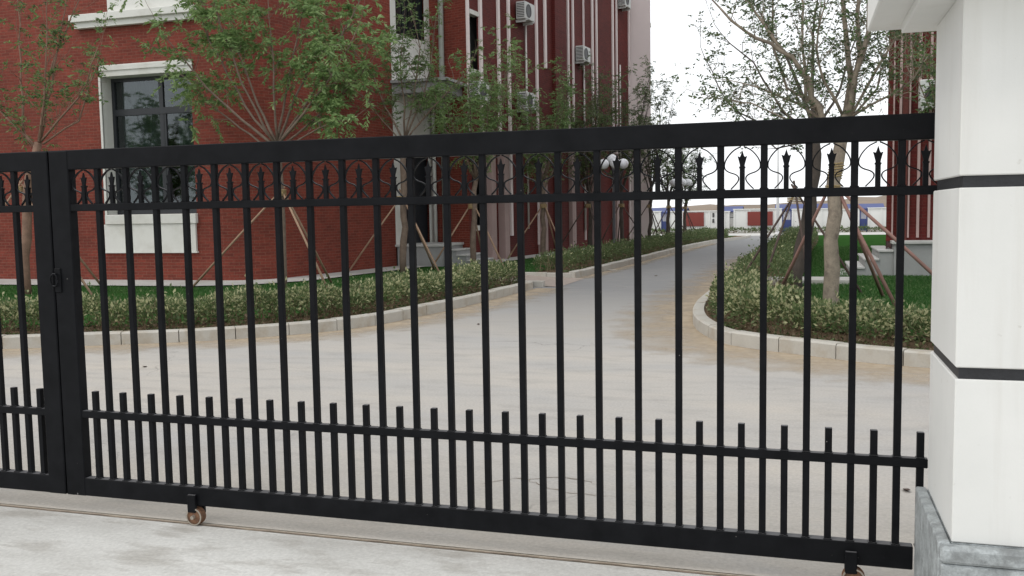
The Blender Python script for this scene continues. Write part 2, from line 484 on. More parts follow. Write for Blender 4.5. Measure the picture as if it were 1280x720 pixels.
# ------------------------------------------------------------------ ground, road, street, hill
def sheet(name, mat, xs, ys, zf):
    mb = MB()
    for y in ys:
        for x in xs: mb.v.append((x, y, zf(x, y)))
    n = len(xs)
    for j in range(len(ys) - 1):
        for i in range(n - 1):
            a = j * n + i
            mb.f.append((a, a + 1, a + 1 + n, a + n)); mb.mi.append(0); mb.uv.append(None)
    return struct(mb.build(name, mat, smooth=True))

lin = lambda a, b, n: [a + (b - a) * i / n for i in range(n + 1)]
sheet('ground', M['ground'], [-900, -300, -100, -40, 0, 40, 100, 300, 900], [-80] + lin(0, 100, 50) + [200, 500, 1500], lambda x, y: gz(y) - 0.06)
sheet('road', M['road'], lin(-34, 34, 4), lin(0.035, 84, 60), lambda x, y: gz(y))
sheet('cross_street', M['street'], lin(-60, 60, 4), [84, 86, 90, 94], lambda x, y: gz(y) + 0.004)
sheet('concrete_apron', M['apron'], lin(-20, 12, 4), lin(-16, -0.012, 4), lambda x, y: 0.0)
rng = random.Random(5)
hx = lin(-120, 120, 48); hy = [112, 122, 132, 145, 160, 190]
prof = [0, 2.0, 3.1, 3.9, 4.4, 4.0]
hz = {}
def hillz(x, y):
    k = hy.index(y)
    s = 0.62 + 0.38 * min(max((x + 12) / 22, 0), 1)
    return -0.95 + prof[k] * s * (1 + 0.13 * math.sin(x * 0.13 + k) + 0.08 * math.sin(x * 0.41 + 2 * k) + rng.uniform(-.03, .03))
sheet('hill', M['hill'], hx, hy, hillz)

# ------------------------------------------------------------------ kerbs and beds
def smooth_path(pts, step):
    pts = [Vector((p[0], p[1], 0)) for p in pts]
    out = []
    for i in range(len(pts) - 1):
        p0 = pts[max(i - 1, 0)]; p1 = pts[i]; p2 = pts[i + 1]; p3 = pts[min(i + 2, len(pts) - 1)]
        n = max(2, int((p2 - p1).length / 0.1))
        for k in range(n):
            t = k / n
            out.append(0.5 * ((2 * p1) + (p2 - p0) * t + (2 * p0 - 5 * p1 + 4 * p2 - p3) * t * t + (3 * p1 - p0 - 3 * p2 + p3) * t ** 3))
    out.append(pts[-1])
    res = [out[0]]; acc = 0
    for a, b in zip(out, out[1:]):
        L = (b - a).length
        while acc + L >= step:
            t = (step - acc) / L
            a = a + (b - a) * t
            res.append(a); L = (b - a).length; acc = 0
        acc += L
    return res

def offset_path(P, d):
    """d > 0: to the left of travel"""
    out = []
    for i, p in enumerate(P):
        t = (P[min(i + 1, len(P) - 1)] - P[max(i - 1, 0)]).normalized()
        out.append(p + Vector((-t.y, t.x, 0)) * d)
    return out

def kerb(name, path, side, stone_len=0.75):
    P = smooth_path(path, stone_len / 3)
    root = struct(empty(name, (P[0].x, P[0].y, 0)))
    rg = random.Random(len(P))
    H, W = 0.175, 0.17
    n = (len(P) - 1) // 3
    for s in range(n):
        seg = P[s * 3:s * 3 + 4]
        q0 = seg[0]; g = 0.006
        seg = [seg[0] + (seg[1] - seg[0]).normalized() * g] + seg[1:3] + [seg[3] - (seg[3] - seg[2]).normalized() * g]
        inn = offset_path(seg, side * W); fa = offset_path(seg, side * 0.02)
        dh = rg.uniform(-.006, .006); mb = MB()
        ring = []
        for a, f, b in zip(seg, fa, inn):
            z = gz(a.y)
            ring.append([(a.x, a.y, z - .05), (a.x, a.y, z + H - .02 + dh), (f.x, f.y, z + H + dh), (b.x, b.y, z + H + dh), (b.x, b.y, z - .05)])
        for r0, r1 in zip(ring, ring[1:]):
            for k in range(4):
                q = [r0[k], r1[k], r1[k + 1], r0[k + 1]]
                mb.face(q if side > 0 else q[::-1])
        mb.face(ring[0] if side > 0 else ring[0][::-1]); mb.face(ring[-1][::-1] if side > 0 else ring[-1])
        mb.v = [(x - root.location.x, y - root.location.y, z) for x, y, z in mb.v]
        mb.build('kerb_stone', M['kerb'], root)
    return P

KL1 = [(-30, 2.2), (-20, 2.8), (-15, 3.7), (-12.4, 4.5), (-10.19, 5.41), (-9.27, 5.88), (-7.9, 6.62), (-6.85, 7.6), (-6.3, 8.6), (-6.05, 10.0), (-5.88, 11.4), (-5.75, 13.4), (-5.62, 15.9)]
KL2 = [(-5.45, 18.6), (-5.28, 21), (-5.0, 26), (-4.73, 32), (-4.5, 38), (-4.35, 46), (-4.2, 58), (-4.1, 78)]
KR = [(9, 4.2), (5, 5.0), (3, 5.55), (1.31, 6.22), (0.62, 6.5), (0.11, 6.84), (-0.45, 7.2), (-0.94, 7.68), (-1.3, 8.6), (-1.52, 9.6), (-1.66, 11.06), (-1.68, 13.1), (-1.55, 18), (-1.35, 26), (-0.95, 38), (-0.7, 48), (-0.5, 60), (-0.3, 78)]
P1 = kerb('kerb_left', KL1, 1)
P2 = kerb('kerb_road', KL2, 1)
P3 = kerb('kerb_island', KR, -1)

def kerb_dust(name, P, side, width, label, seed):
    """film of ochre silt washed against the foot of a kerb, thinning out over the road"""
    O = offset_path(P, -side * width); mb = MB()
    for i in range(len(P) - 1):
        q = [(P[i], 0), (P[i + 1], 0), (O[i + 1], 1), (O[i], 1)]
        pts = [(p.x, p.y, gz(p.y) + .004) for p, _ in q]; uv = [(0, v) for _, v in q]
        if side < 0: pts.reverse(); uv.reverse()
        mb.face(pts[::-1], 0, uv[::-1])
    return tag(mb.build(name, M['dust']), label, 'silt', kind='stuff')
kerb_dust('silt_film', [p for p in P1 if p.x > -18], 1, 1.1, 'ochre silt along the foot of the curved left kerb', 1)
kerb_dust('silt_film', [p for p in P2 if p.y < 45], 1, .6, 'thin ochre silt along the straight road kerb', 2)
kerb_dust('silt_film', [p for p in P3 if p.x < 4 and p.y < 30], -1, 1.5, 'ochre silt round the foot of the island kerb', 3)

def polygon(name, pts, z, mat):
    mb = MB(); mb.face([(p[0], p[1], z) for p in pts])
    o = struct(mb.build(name, mat))
    me = o.data
    if me.polygons[0].normal.z < 0: me.flip_normals()
    return o

def strip(name, mat, xl, xr, y0, y1, n, dz):
    mb = MB()
    ys = lin(y0, y1, n)
    for a, b in zip(ys, ys[1:]):
        mb.face([(xl(a), a, gz(a) + dz), (xr(a), a, gz(a) + dz), (xr(b), b, gz(b) + dz), (xl(b), b, gz(b) + dz)])
    return struct(mb.build(name, mat))

def interp(P):
    ys = [p.y for p in P]; xs = [p.x for p in P]
    return lambda y: float(np.interp(y, ys, xs))
xk2 = interp(P2)
xk3 = interp([p for p in P3 if p.y > 9.5])

in1 = offset_path(P1, 0.16)
polygon('soil_bed_left', [(p.x, p.y) for p in in1] + [(-5.78, 16.05), (-7.3, 16.05), (-7.3, 18.75), (-30, 18.75)], 0.125, M['soil'])
h1 = offset_path(P1, 1.25)
polygon('lawn_left', [(p.x, p.y) for p in h1] + [(-7.3, 16.1), (-7.4, 18.8), (-14, 18.8), (-30, 18.8)], 0.14, M['lawn'])
strip('soil_bed_road', M['soil'], lambda y: xk2(y) - 2.2, lambda y: xk2(y) - 0.16, 18.7, 78, 40, 0.125)
strip('lawn_road', M['lawn'], lambda y: -14.0, lambda y: xk2(y) - 1.15, 18.7, 78, 40, 0.14)
mb = MB()
for xa, za, xb, zb in ((-5.2, .006, -6.1, .03), (-6.1, .03, -7.4, .148), (-7.4, .148, -8.6, .155)):
    mb.face([(xb, 16.15, zb), (xa, 16.0, za), (xa, 18.62, za), (xb, 18.75, zb)])
struct(mb.build('footpath_left', M['path']))
for y_ in (15.93, 18.6):
    kr = struct(empty('kerb_return', (-6.5, y_, 0)))
    for k in range(3):
        mb = MB(); mb.box(-1.0 + k * .65, -.356 + k * .65, 0, .16, -.03, .165 - .012 * k, ch=.012); mb.build('kerb_stone', M['kerb'], kr)
in3 = [p for p in offset_path(P3, -0.16) if p.y < 20]
polygon('soil_bed_island', [(p.x, p.y) for p in in3] + [(9, in3[-1].y)], 0.125, M['soil'])
h3 = [p for p in offset_path(P3, -1.15) if p.y < 20]
polygon('lawn_island', [(p.x, p.y) for p in h3] + [(9, h3[-1].y)], 0.14, M['lawn'])
strip('lawn_right', M['lawn'], lambda y: xk3(y) + 0.16, lambda y: 26.0, 19.5, 78, 40, 0.13)
mb = MB(); mb.box(-1.35, 1.0, 15.5, 16.4, .05, .235, ch=.01)
struct(mb.build('footpath_right', M['pave']))

# building apron (pale strip at the foot of the walls)
polygon('building_apron', [(-30, 13.5), (-13.2, 13.5), (-11.9, 14.1), (-11.15, 15.4), (-10.4, 21.0), (-11.4, 21.3), (-12.2, 16.5), (-13.4, 15.3), (-30, 15.3)], 0.165, M['pave'])
polygon('wing_apron', [(-9.9, 23.0), (-8.9, 23.0), (-6.75, 39.4), (-7.7, 39.4)], 0.165, M['pave'])

# ------------------------------------------------------------------ brick buildings
def wall_quads(mb, A, B, z0, z1, holes=(), u0=0.0, mi=0, flip=False):
    """vertical wall from A to B (xy) with rectangular holes (u0,u1,z0,z1); UVs in metres"""
    A = Vector((A[0], A[1])); B = Vector((B[0], B[1])); L = (B - A).length; d = (B - A) / L
    us = sorted({0, L} | {h[0] for h in holes} | {h[1] for h in holes})
    zs = sorted({z0, z1} | {h[2] for h in holes} | {h[3] for h in holes})
    for a, b in zip(us, us[1:]):
        for c, e in zip(zs, zs[1:]):
            um, zm = (a + b) / 2, (c + e) / 2
            if any(h[0] < um < h[1] and h[2] < zm < h[3] for h in holes): continue
            q = [(A + d * a, c), (A + d * b, c), (A + d * b, e), (A + d * a, e)]
            uv = [(u0 + a, c), (u0 + b, c), (u0 + b, e), (u0 + a, e)]
            pts = [(p.x, p.y, z) for p, z in q]
            if flip: pts = pts[::-1]; uv = uv[::-1]
            mb.face(pts, mi, uv)
    return u0 + L

HT = 14.0
bld = empty('brick_building', (-13, 16, 0))
BO = Vector((-13, 16, 0))
def bpart(mb, name, mat, parent=None, smooth=False):
    """mesh given in world coordinates becomes a part of the building"""
    par = parent or bld
    mb.v = [(x - BO.x, y - BO.y, z - BO.z) for x, y, z in mb.v]
    return mb.build(name, mat, par, smooth)

# front facade, parallel to the gate, Y = 15.2
FY = 15.2
WIN = (-16.70, -14.08, 1.80, 5.22)
WIN2 = (-16.30, -14.08, 7.75, 10.8)
mb = MB()
u = wall_quads(mb, (-34, FY), (-13.5, FY), 0.0, HT, [(WIN[0] + 34, WIN[1] + 34, WIN[2], WIN[3]), (WIN2[0] + 34, WIN2[1] + 34, WIN2[2], WIN2[3])])
bpart(mb, 'front_wall', M['brick'])
# rounded corner
mb = MB(); cpts = []
for k in range(13):
    a = -math.pi / 2 + (math.pi / 2 - 0.14) * k / 12
    cpts.append((-13.5 + 1.3 * math.cos(a), FY + 1.3 + 1.3 * math.sin(a)))
for a, b in zip(cpts, cpts[1:]): u = wall_quads(mb, a, b, 0.0, HT, u0=u)
bpart(mb, 'corner_wall', M['brick'])
C1 = cpts[-1]; C2 = (-11.52, 21.2)
mb = MB(); u = wall_quads(mb, C1, C2, 0.0, HT, u0=u)
bpart(mb, 'side_wall', M['brick'])
mb = MB(); mb.box(-34, -12.3, FY + .02, 30, HT, HT + .3)
bpart(mb, 'roof_slab', M['white'])

def window(x0, x1, z0, z1, dep, parent=None, curtain=True):
    """recessed window of the front facade: white reveal, dark frame, four panes, curtains"""
    yb = FY + dep
    mb = MB()
    mb.face([(x0, FY, z0), (x0, yb, z0), (x0, yb, z1), (x0, FY, z1)][::-1])
    mb.face([(x1, FY, z0), (x1, yb, z0), (x1, yb, z1), (x1, FY, z1)])
    mb.face([(x0, FY, z1), (x0, yb, z1), (x1, yb, z1), (x1, FY, z1)][::-1])
    mb.face([(x0, FY, z0), (x0, yb, z0), (x1, yb, z0), (x1, FY, z0)])
    rv = bpart(mb, 'window_reveal', M['white'])
    fw = 0.09
    mb = MB()
    xm = x0 + (x1 - x0) * 0.56; zm = z0 + (z1 - z0) * 0.75
    y0, y1 = yb - .07, yb + .0
    mb.box(x0 + .002, x0 + fw, y0, y1, z0 + .002, z1 - .002); mb.box(x1 - fw, x1 - .002, y0, y1, z0 + .002, z1 - .002)
    mb.box(x0 + fw, x1 - fw, y0 + .003, y1 - .003, z1 - fw, z1 - .004); mb.box(x0 + fw, x1 - fw, y0 + .003, y1 - .003, z0 + .004, z0 + fw)
    mb.box(x0 + fw, x1 - fw, y0 - .01, y1 - .005, zm - .08, zm + .08)
    mb.box(xm - .06, xm + .06, y0 + .005, y1 - .007, z0 + fw, z1 - fw)
    mb.box(x0 + fw, xm - .06, y0 + .012, y1 - .012, z0 + fw, z0 + fw + .06); mb.box(xm + .06, x1 - fw, y0 + .012, y1 - .012, z0 + fw, z0 + fw + .06)
    mb.box(xm + .06, xm + .12, y0 + .012, y1 - .012, z0 + fw + .06, zm - .08)
    fr = bpart(mb, 'window', M['alu'])
    for a, b in ((x0 + fw, xm - .06), (xm + .06, x1 - fw)):
        for c, e in ((z0 + fw, zm - .08), (zm + .08, z1 - fw)):
            mb = MB(); mb.box(a, b, yb - .03, yb - .022, c, e)
            bpart(mb, 'pane', M['glass'], fr)
    if curtain:
        for a, b in ((x0 + .12, xm - .22), (xm + .25, x1 - .35)):
            mb = MB(); n = int((b - a) / .03)
            for i in range(n):
                xa, xb = a + (b - a) * i / n, a + (b - a) * (i + 1) / n
                f = lambda x: yb + .2 + .035 * math.sin(x * 46) + .02 * math.sin(x * 23 + 1)
                mb.face([(xa, f(xa), z0), (xb, f(xb), z0), (xb, f(xb), (z1 if a < xm else zm - .12)), (xa, f(xa), (z1 if a < xm else zm - .12))])
            bpart(mb, 'curtain', M['curtain'], fr, True)
    mb = MB()
    mb.face([(x0 - .5, yb + 2.5, z0 - .5), (x1 + .5, yb + 2.5, z0 - .5), (x1 + .5, yb + 2.5, z1 + .5), (x0 - .5, yb + 2.5, z1 + .5)])
    mb.face([(x0 - .5, yb + .02, z0 - .5), (x0 - .5, yb + 2.5, z0 - .5), (x0 - .5, yb + 2.5, z1 + .5), (x0 - .5, yb + .02, z1 + .5)])
    mb.face([(x1 + .5, yb + .02, z0 - .5), (x1 + .5, yb + 2.5, z0 - .5), (x1 + .5, yb + 2.5, z1 + .5), (x1 + .5, yb + .02, z1 + .5)])
    mb.face([(x0 - .5, yb + .02, z0 - .5), (x1 + .5, yb + .02, z0 - .5), (x1 + .5, yb + 2.5, z0 - .5), (x0 - .5, yb + 2.5, z0 - .5)])
    mb.face([(x0 - .5, yb + .02, z1 + .5), (x1 + .5, yb + .02, z1 + .5), (x1 + .5, yb + 2.5, z1 + .5), (x0 - .5, yb + 2.5, z1 + .5)])
    bpart(mb, 'room_lining', M['room'], fr)
    return rv

window(*WIN, 0.42)
window(*WIN2, 0.3)
# white surround of the lower window
mb = MB(); mb.box(-16.76, -16.70, FY - .03, FY + .02, 1.80, 5.50); bpart(mb, 'window_jamb', M['white'])
mb = MB(); mb.box(-16.76, -14.02, FY - .03, FY + .02, 5.22, 5.50); mb.box(-16.70, -14.0, FY - .06, FY - .03, 5.36, 5.47); bpart(mb, 'window_lintel', M['white'])
mb = MB(); mb.box(-16.72, -14.05, FY - .10, FY + .42, 1.56, 1.798, ch=.012); bpart(mb, 'window_sill', M['white'])
mb = MB(); mb.box(-16.78, -14.10, FY - .06, FY + .02, 0.88, 1.56); mb.box(-16.80, -14.07, FY - .08, FY + .02, 0.84, .88); bpart(mb, 'sill_apron_panel', M['white'])
# cornice and white panel under the upper window
mb = MB(); mb.box(-17.3, -13.9, FY - .14, FY + .02, 6.42, 6.56); mb.box(-17.4, -13.8, FY - .22, FY + .02, 6.56, 6.74, ch=.01); bpart(mb, 'window_cornice', M['white'])
mb = MB(); mb.box(-16.36, -14.0, FY - .05, FY + .02, 6.74, 7.75); mb.box(-16.36, -16.30, FY - .05, FY + .02, 7.75, 10.9); bpart(mb, 'upper_apron_panel', M['white'])

# entrance bay beside the rounded corner
E1 = (-11.12, 23.25); E2 = (-9.78, 22.85)
mb = MB()
# white return wall with the upper window, door opening below
u = 0
dirv = Vector((E1[0] - C2[0], E1[1] - C2[1])); DL = dirv.length; dirv /= DL
wall_quads(mb, C2, E1, 0.78, HT, [(.45, DL - .25, .78, 3.9), (.28, DL - .3, 7.0, 10.0)])
bpart(mb, 'entrance_side_panel', M['white'])
nrm = Vector((-dirv.y, dirv.x))
def side_pt(u_, inset): 
    q = Vector(C2) + dirv * u_ + nrm * inset
    return (q.x, q.y)
mb = MB(); wall_quads(mb, side_pt(.3, .18), side_pt(DL - .1, .18), .78, 10.2); bpart(mb, 'entrance_door', M['alu'])
mb = MB()
for i in range(4):
    a = side_pt(.5 + i * .32, .14); b = side_pt(.5 + i * .32 + .26, .14)
    wall_quads(mb, a, b, 7.1, 9.9)
bpart(mb, 'upper_window_glass', M['glass_dark'])
mb = MB(); wall_quads(mb, (-11.6, 23.39), E2, 0.0, HT); bpart(mb, 'entrance_wall', M['brick'])
mb = MB(); mb.box(-13.6, -11.62, 21.0, 25, 0.0, HT - .02); bpart(mb, 'entrance_core', M['room'])
mb = MB(); mb.box(-11.5, -9.95, 21.22, 23.15, 5.22, 5.52); mb.box(-11.55, -9.75, 21.12, 23.15, 5.52, 5.60); bpart(mb, 'entrance_canopy', M['stair'])
mb = MB(); mb.tube([(-10.62, 22.95, .2), (-10.62, 22.95, HT)], .085, 10); bpart(mb, 'downpipe', M['grey_pipe'], None, True)
mb = MB(); mb.tube([(-11.0, 23.1, .78), (-11.0, 23.1, 5.2)], .06, 8); bpart(mb, 'door_jamb', M['white'], None, True)
# landing and steps going down to the road side
mb = MB(); mb.box(-11.48, -10.05, 21.2, 23.0, 0.1, .72); bpart(mb, 'landing', M['stair'])
mb = MB(); mb.box(-11.56, -10.0, 21.14, 23.05, .72, .79, ch=.01); bpart(mb, 'landing_slab', M['tread'])
for k in range(4):
    x0 = -10.05 + k * .32; z = .62 - k * .155
    mb = MB(); mb.box(x0, x0 + .32, 21.5, 23.0, .1, z - .04); st = bpart(mb, 'step', M['stair'])
    mb = MB(); mb.box(x0 - .0, x0 + .35, 21.46, 23.0, z - .04, z, ch=.008); bpart(mb, 'tread', M['tread'], st)

# long wing beside the road
MA = Vector((-9.78, 22.85)); MBv = Vector((-7.70, 39.6)); MD = (MBv - MA).normalized(); MN = Vector((MD.y, -MD.x))
def wing_pt(y, e=0.0):
    t = (y - MA.y) / MD.y
    q = MA + MD * t + MN * e
    return q
def wing_box(mb, y0, y1, e0, e1, z0, z1, mi=0):
    a, b, c, d = wing_pt(y0, e0), wing_pt(y0, e1), wing_pt(y1, e1), wing_pt(y1, e0)
    lo = [(q.x, q.y, z0) for q in (a, b, c, d)]; hi = [(q.x, q.y, z1) for q in (a, b, c, d)]
    mb.face(lo[::-1], mi); mb.face(hi, mi)
    for k in range(4):
        mb.face([lo[k], lo[(k + 1) % 4], hi[(k + 1) % 4], hi[k]], mi, [(0, z0), (.4, z0), (.4, z1), (0, z1)])
wins = [(23.08, 23.62)]
floors = [(1.3, 3.6), (6.1, 7.75), (9.3, 11.0)]
holes = []
L0 = (MBv - MA).length
for a, b in wins:
    for c, e in floors:
        holes.append(((a - MA.y) / MD.y, (b - MA.y) / MD.y, c, e))
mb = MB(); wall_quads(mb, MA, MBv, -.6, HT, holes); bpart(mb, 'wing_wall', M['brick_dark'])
mb = MB(); wing_box(mb, 23.0, 39.5, -.42, -.31, -.5, HT - .1); bpart(mb, 'wing_core', M['room'])
mb = MB(); mb.box(-30, -9.8, 23.3, 60, HT - .05, HT + .2); bpart(mb, 'wing_roof_slab', M['white'])
for a, b in wins:
    for c, e in floors:
        mb = MB(); wing_box(mb, a, b, -.3, -.24, c, e); wn = bpart(mb, 'wing_window', M['alu'])
        mb = MB(); wing_box(mb, a + .06, (a + b) / 2 - .02, -.239, -.23, c + .07, e - .07); wing_box(mb, (a + b) / 2 + .02, b - .06, -.239, -.23, c + .07, e - .07)
        bpart(mb, 'pane', M['glass_dark'], wn)
        mb = MB(); wing_box(mb, a - .05, b + .05, -.14, .09, c - .16, c - .005); bpart(mb, 'wing_sill', M['white'], wn)
        mb = MB(); wing_box(mb, a - .05, b + .05, -.14, .06, e + .005, e + .14); bpart(mb, 'wing_lintel', M['white'], wn)
# paired white strips running up the wing
for a, w_, z0 in ((22.87, .16, 4.2), (23.72, .22, 4.2), (25.05, .2, .9), (25.85, .2, .9), (28.25, .18, .5), (29.05, .22, 6.9), (31.4, .18, .4), (31.95, .14, .4), (33.2, .06, .5), (34.22, .18, .3), (34.75, .14, .3), (36.9, .18, .2), (37.45, .14, .2), (39.3, .16, .1)):
    mb = MB(); wing_box(mb, a, a + w_ * .75, .0, .065, z0, HT); bpart(mb, 'wing_strip', M['pinkwall'])
for a in (23.95, 24.95, 28.3, 31.2, 34.1, 36.8):
    mb = MB(); wing_box(mb, a, a + .36, .0, .24, -.4, 4.15); pl = bpart(mb, 'wing_pier', M['pink'])
    mb = MB(); wing_box(mb, a - .03, a + .39, .0, .28, 4.15, 4.3); bpart(mb, 'pier_cap', M['pinkwall'], pl)
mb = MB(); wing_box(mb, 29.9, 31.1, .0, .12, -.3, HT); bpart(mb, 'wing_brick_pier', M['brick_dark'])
for y_, z0 in ((27.3, 1.1), (33.15, .9), (37.9, .9)):
    q = wing_pt(y_, .06)
    mb = MB(); mb.tube([(q.x, q.y, z0), (q.x, q.y, 8.2)], .035, 8); bpart(mb, 'drain_pipe', M['pipe'], None, True)
# pale pink end block that steps out towards the road
pe = at(813.5, 150, 39.6).x
mb = MB()
wall_quads(mb, (-7.9, 39.6), (pe, 39.6), -.8, HT)
wall_quads(mb, (pe, 39.6), (pe - 1.4, 46), -.8, HT)
bpart(mb, 'pink_end_block', M['pinkwall'])
tag(bld, 'red brick building with white window surround and rounded corner, left of the road', 'building')

def air_conditioner(y, z, e, label):
    q = wing_pt(y, e)
    root = empty('air_conditioner', (q.x, q.y, z), math.atan2(MN.y, MN.x) - math.pi / 2 + math.pi)
    mb = MB(); mb.box(-.42, .42, -.34, 0, 0, .58, ch=.02); mb.build('casing', M['ac'], root)
    mb = MB(); mb.lathe((-.12, -.341, .29), (0, -1, 0), [(0, .22), (.012, .225), (.014, .2), (.004, .19), (.004, .02)], 24); mb.build('fan_grille', M['black'], root)
    mb = MB()
    for i in range(9): mb.box(-.423, -.42, -.31, -.03, .06 + i * .055, .085 + i * .055)
    mb.build('side_louvre', M['black'], root)
    for x in (-.3, .3):
        mb = MB(); mb.box(x - .02, x + .02, -.36, .05, -.05, -.003); mb.box(x - .018, x + .018, -.3, .05, -.09, -.05); mb.build('bracket', M['ac'], root)
    tag(root, label, 'air conditioner', 'air conditioners on the brick wing')
air_conditioner(26.9, at(648, 27, 26.9).z, .06, 'nearest air conditioner high on the brick wing, cut by the photo top')
air_conditioner(32.6, at(724, 78, 32.6).z, .06, 'single air conditioner half way up the brick wing, between white strips')
air_conditioner(38.1, at(775, 10, 38.1).z, .06, 'farthest air conditioner at the photo top beside the pale pink wall')
air_conditioner(23.2, at(594, 127, 23.2).z, .1, 'air conditioner low beside the entrance canopy, behind tree leaves')
air_conditioner(26.9, at(668, 140, 27.6).z, .06, 'small air conditioner just above the gate top, under a white drain pipe')

# building on the right of the road
BO = Vector((2, 18.5, 0))
bld2 = empty('brick_building', (2, 18.5, 0))
bld = bld2
RX, RY = 1.84, 18.5
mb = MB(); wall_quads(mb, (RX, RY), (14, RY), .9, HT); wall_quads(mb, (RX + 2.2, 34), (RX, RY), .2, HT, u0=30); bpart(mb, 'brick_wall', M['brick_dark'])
mb = MB(); mb.box(RX + 2.3, 14, RY, 34, HT, HT + .3); bpart(mb, 'roof_slab', M['white'])
for x, w_ in ((1.95, .03), (2.08, .05), (2.28, .035), (2.47, .055), (2.70, .05), (3.3, .06), (3.7, .06)):
    mb = MB(); mb.box(x, x + w_, RY - .07, RY + .01, .98, HT - .2); bpart(mb, 'white_strip', M['pink'])
mb = MB(); mb.box(2.14, 2.27, RY - .05, RY + .01, .6, HT - .3); bpart(mb, 'brick_pier', M['brick_dark'])
mb = MB(); mb.box(1.98, 14, RY - .45, RY + .3, 0.05, .85); bpart(mb, 'plinth', M['stair'])
mb = MB(); mb.box(1.93, 14, RY - .52, RY + .3, .85, .92, ch=.01); bpart(mb, 'plinth_slab', M['tread'])
for k in range(4):
    x1 = 1.98 - k * .3; z = .72 - k * .19
    mb = MB(); mb.box(x1 - .3, x1 - .002, RY - .4, RY + 2, .05, z - .05); st = bpart(mb, 'step', M['stair'])
    mb = MB(); mb.box(x1 - .33, x1 - .004, RY - .44, RY + 2, z - .05, z, ch=.008); bpart(mb, 'tread', M['tread'], st)
tag(bld2, 'dark red brick building with white strips and grey steps, behind the gate pillar', 'building')
ac = empty('air_conditioner', (2.66, RY - .05, at(1156, 137, RY).z))
mb = MB(); mb.box(-.2, .5, -.32, 0, 0, .62, ch=.02); mb.build('casing', M['ac'], ac)
mb = MB(); mb.lathe((.1, -.321, .3), (0, -1, 0), [(0, .2), (.01, .2), (.01, .02)], 20); mb.build('fan_grille', M['black'], ac)
mb = MB(); mb.box(-.16, -.12, -.34, .05, -.05, -.002); mb.box(.4, .44, -.34, .05, -.05, -.002); mb.build('bracket', M['ac'], ac)
tag(ac, 'air conditioner on the right-hand building, half hidden by the white pillar', 'air conditioner')

# ------------------------------------------------------------------ far boundary wall, sheds, pole
WY = 95.0; GB = gz(95)
def fx(x): return at(x, 275, WY).x
def fz(y): return at(940, y, WY).z
bw = empty('boundary_wall', (fx(940), WY, GB))
def fpart(x0, x1, y0, y1, d0, d1, name, mat, par=None):
    mb = MB(); o = bw.location
    mb.box(fx(x0) - o.x, fx(x1) - o.x, d0, d1, max(fz(y1), GB - .05) - o.z, fz(y0) - o.z)
    return mb.build(name, mat, par or bw)
for x0, x1, y0 in ((640, 816, 264), (817, 826, 263), (836, 904, 263.5), (905, 912, 264.5), (917, 977, 262), (990, 1046, 263), (1047, 1074, 264), (1085, 1230, 263)):
    p_w = fpart(x0, x1, y0, 291, 0, .3, 'wall_panel', M['wall_white'])
    fpart(x0 - .7, x1 + .7, y0 - 1.2, y0 - .02, -.12, .42, 'coping', M['wall_white'], p_w)
    n = max(1, int((x1 - x0) / 16))
    for i in range(n + 1):
        xx = x0 + (x1 - x0 - 1.6) * i / n
        fpart(xx, xx + 1.6, y0 + .05, 289, -.09, -.001, 'wall_pilaster', M['wall_white'], p_w)
for x0, x1 in ((854, 880), (934.5, 966), (770, 800), (1120, 1150)):
    fpart(x0, x1, 264.6, 282, -.14, -.095, 'red_panel', M['wall_red'])
for x0, x1 in ((890.6, 893), ):
    fpart(x0, x1, 265.5, 271, -.1, -.092, 'window', M['dark_iron']); fpart(x0, x1, 273, 278, -.1, -.092, 'window', M['dark_iron'])
for i in range(7):
    fpart(912 + i * .8, 912.35 + i * .8, 265, 289, .1, .14, 'railing_bar', M['dark_iron'])
fpart(912, 917, 271, 272, .09, .15, 'railing_rail', M['dark_iron'])
tag(bw, 'low white boundary wall with dark red panels at the end of the road', 'wall')
def blue_gate(x0, x1, label):
    g = empty('blue_gate', (fx((x0 + x1) / 2), WY, GB)); o = g.location
    H = fz(262.5) - GB
    a, b = fx(x0) - o.x, fx(x1) - o.x
    for x in (a, b - .12):
        mb = MB(); mb.box(x, x + .12, .05, .17, 0, H); mb.build('gate_post', M['blue'], g)
    mb = MB(); mb.box(a + .12, b - .12, .07, .15, H - .2, H - .08); mb.box(a + .12, b - .12, .07, .15, .1, .2); mb.build('gate_rail', M['blue'], g)
    mb = MB(); mb.box(a + .12, b - .12, .09, .13, .2, H * .55); mb.build('gate_panel', M['blue'], g)
    n = 6
    for i in range(n):
        x = a + .12 + (b - a - .24) * (i + .5) / n
        mb = MB(); mb.box(x - .02, x + .02, .095, .125, H * .55, H - .2); mb.build('gate_bar', M['blue'], g)
    tag(g, label, 'gate', 'blue gates in the boundary wall')
blue_gate(977.5, 989.5, 'blue metal gate in the far wall, right of the white pole')
blue_gate(826.5, 835.5, 'blue metal gate in the far wall, beside the pink building end')
blue_gate(1074.5, 1084.5, 'blue metal gate in the far wall, just left of the right-hand building')
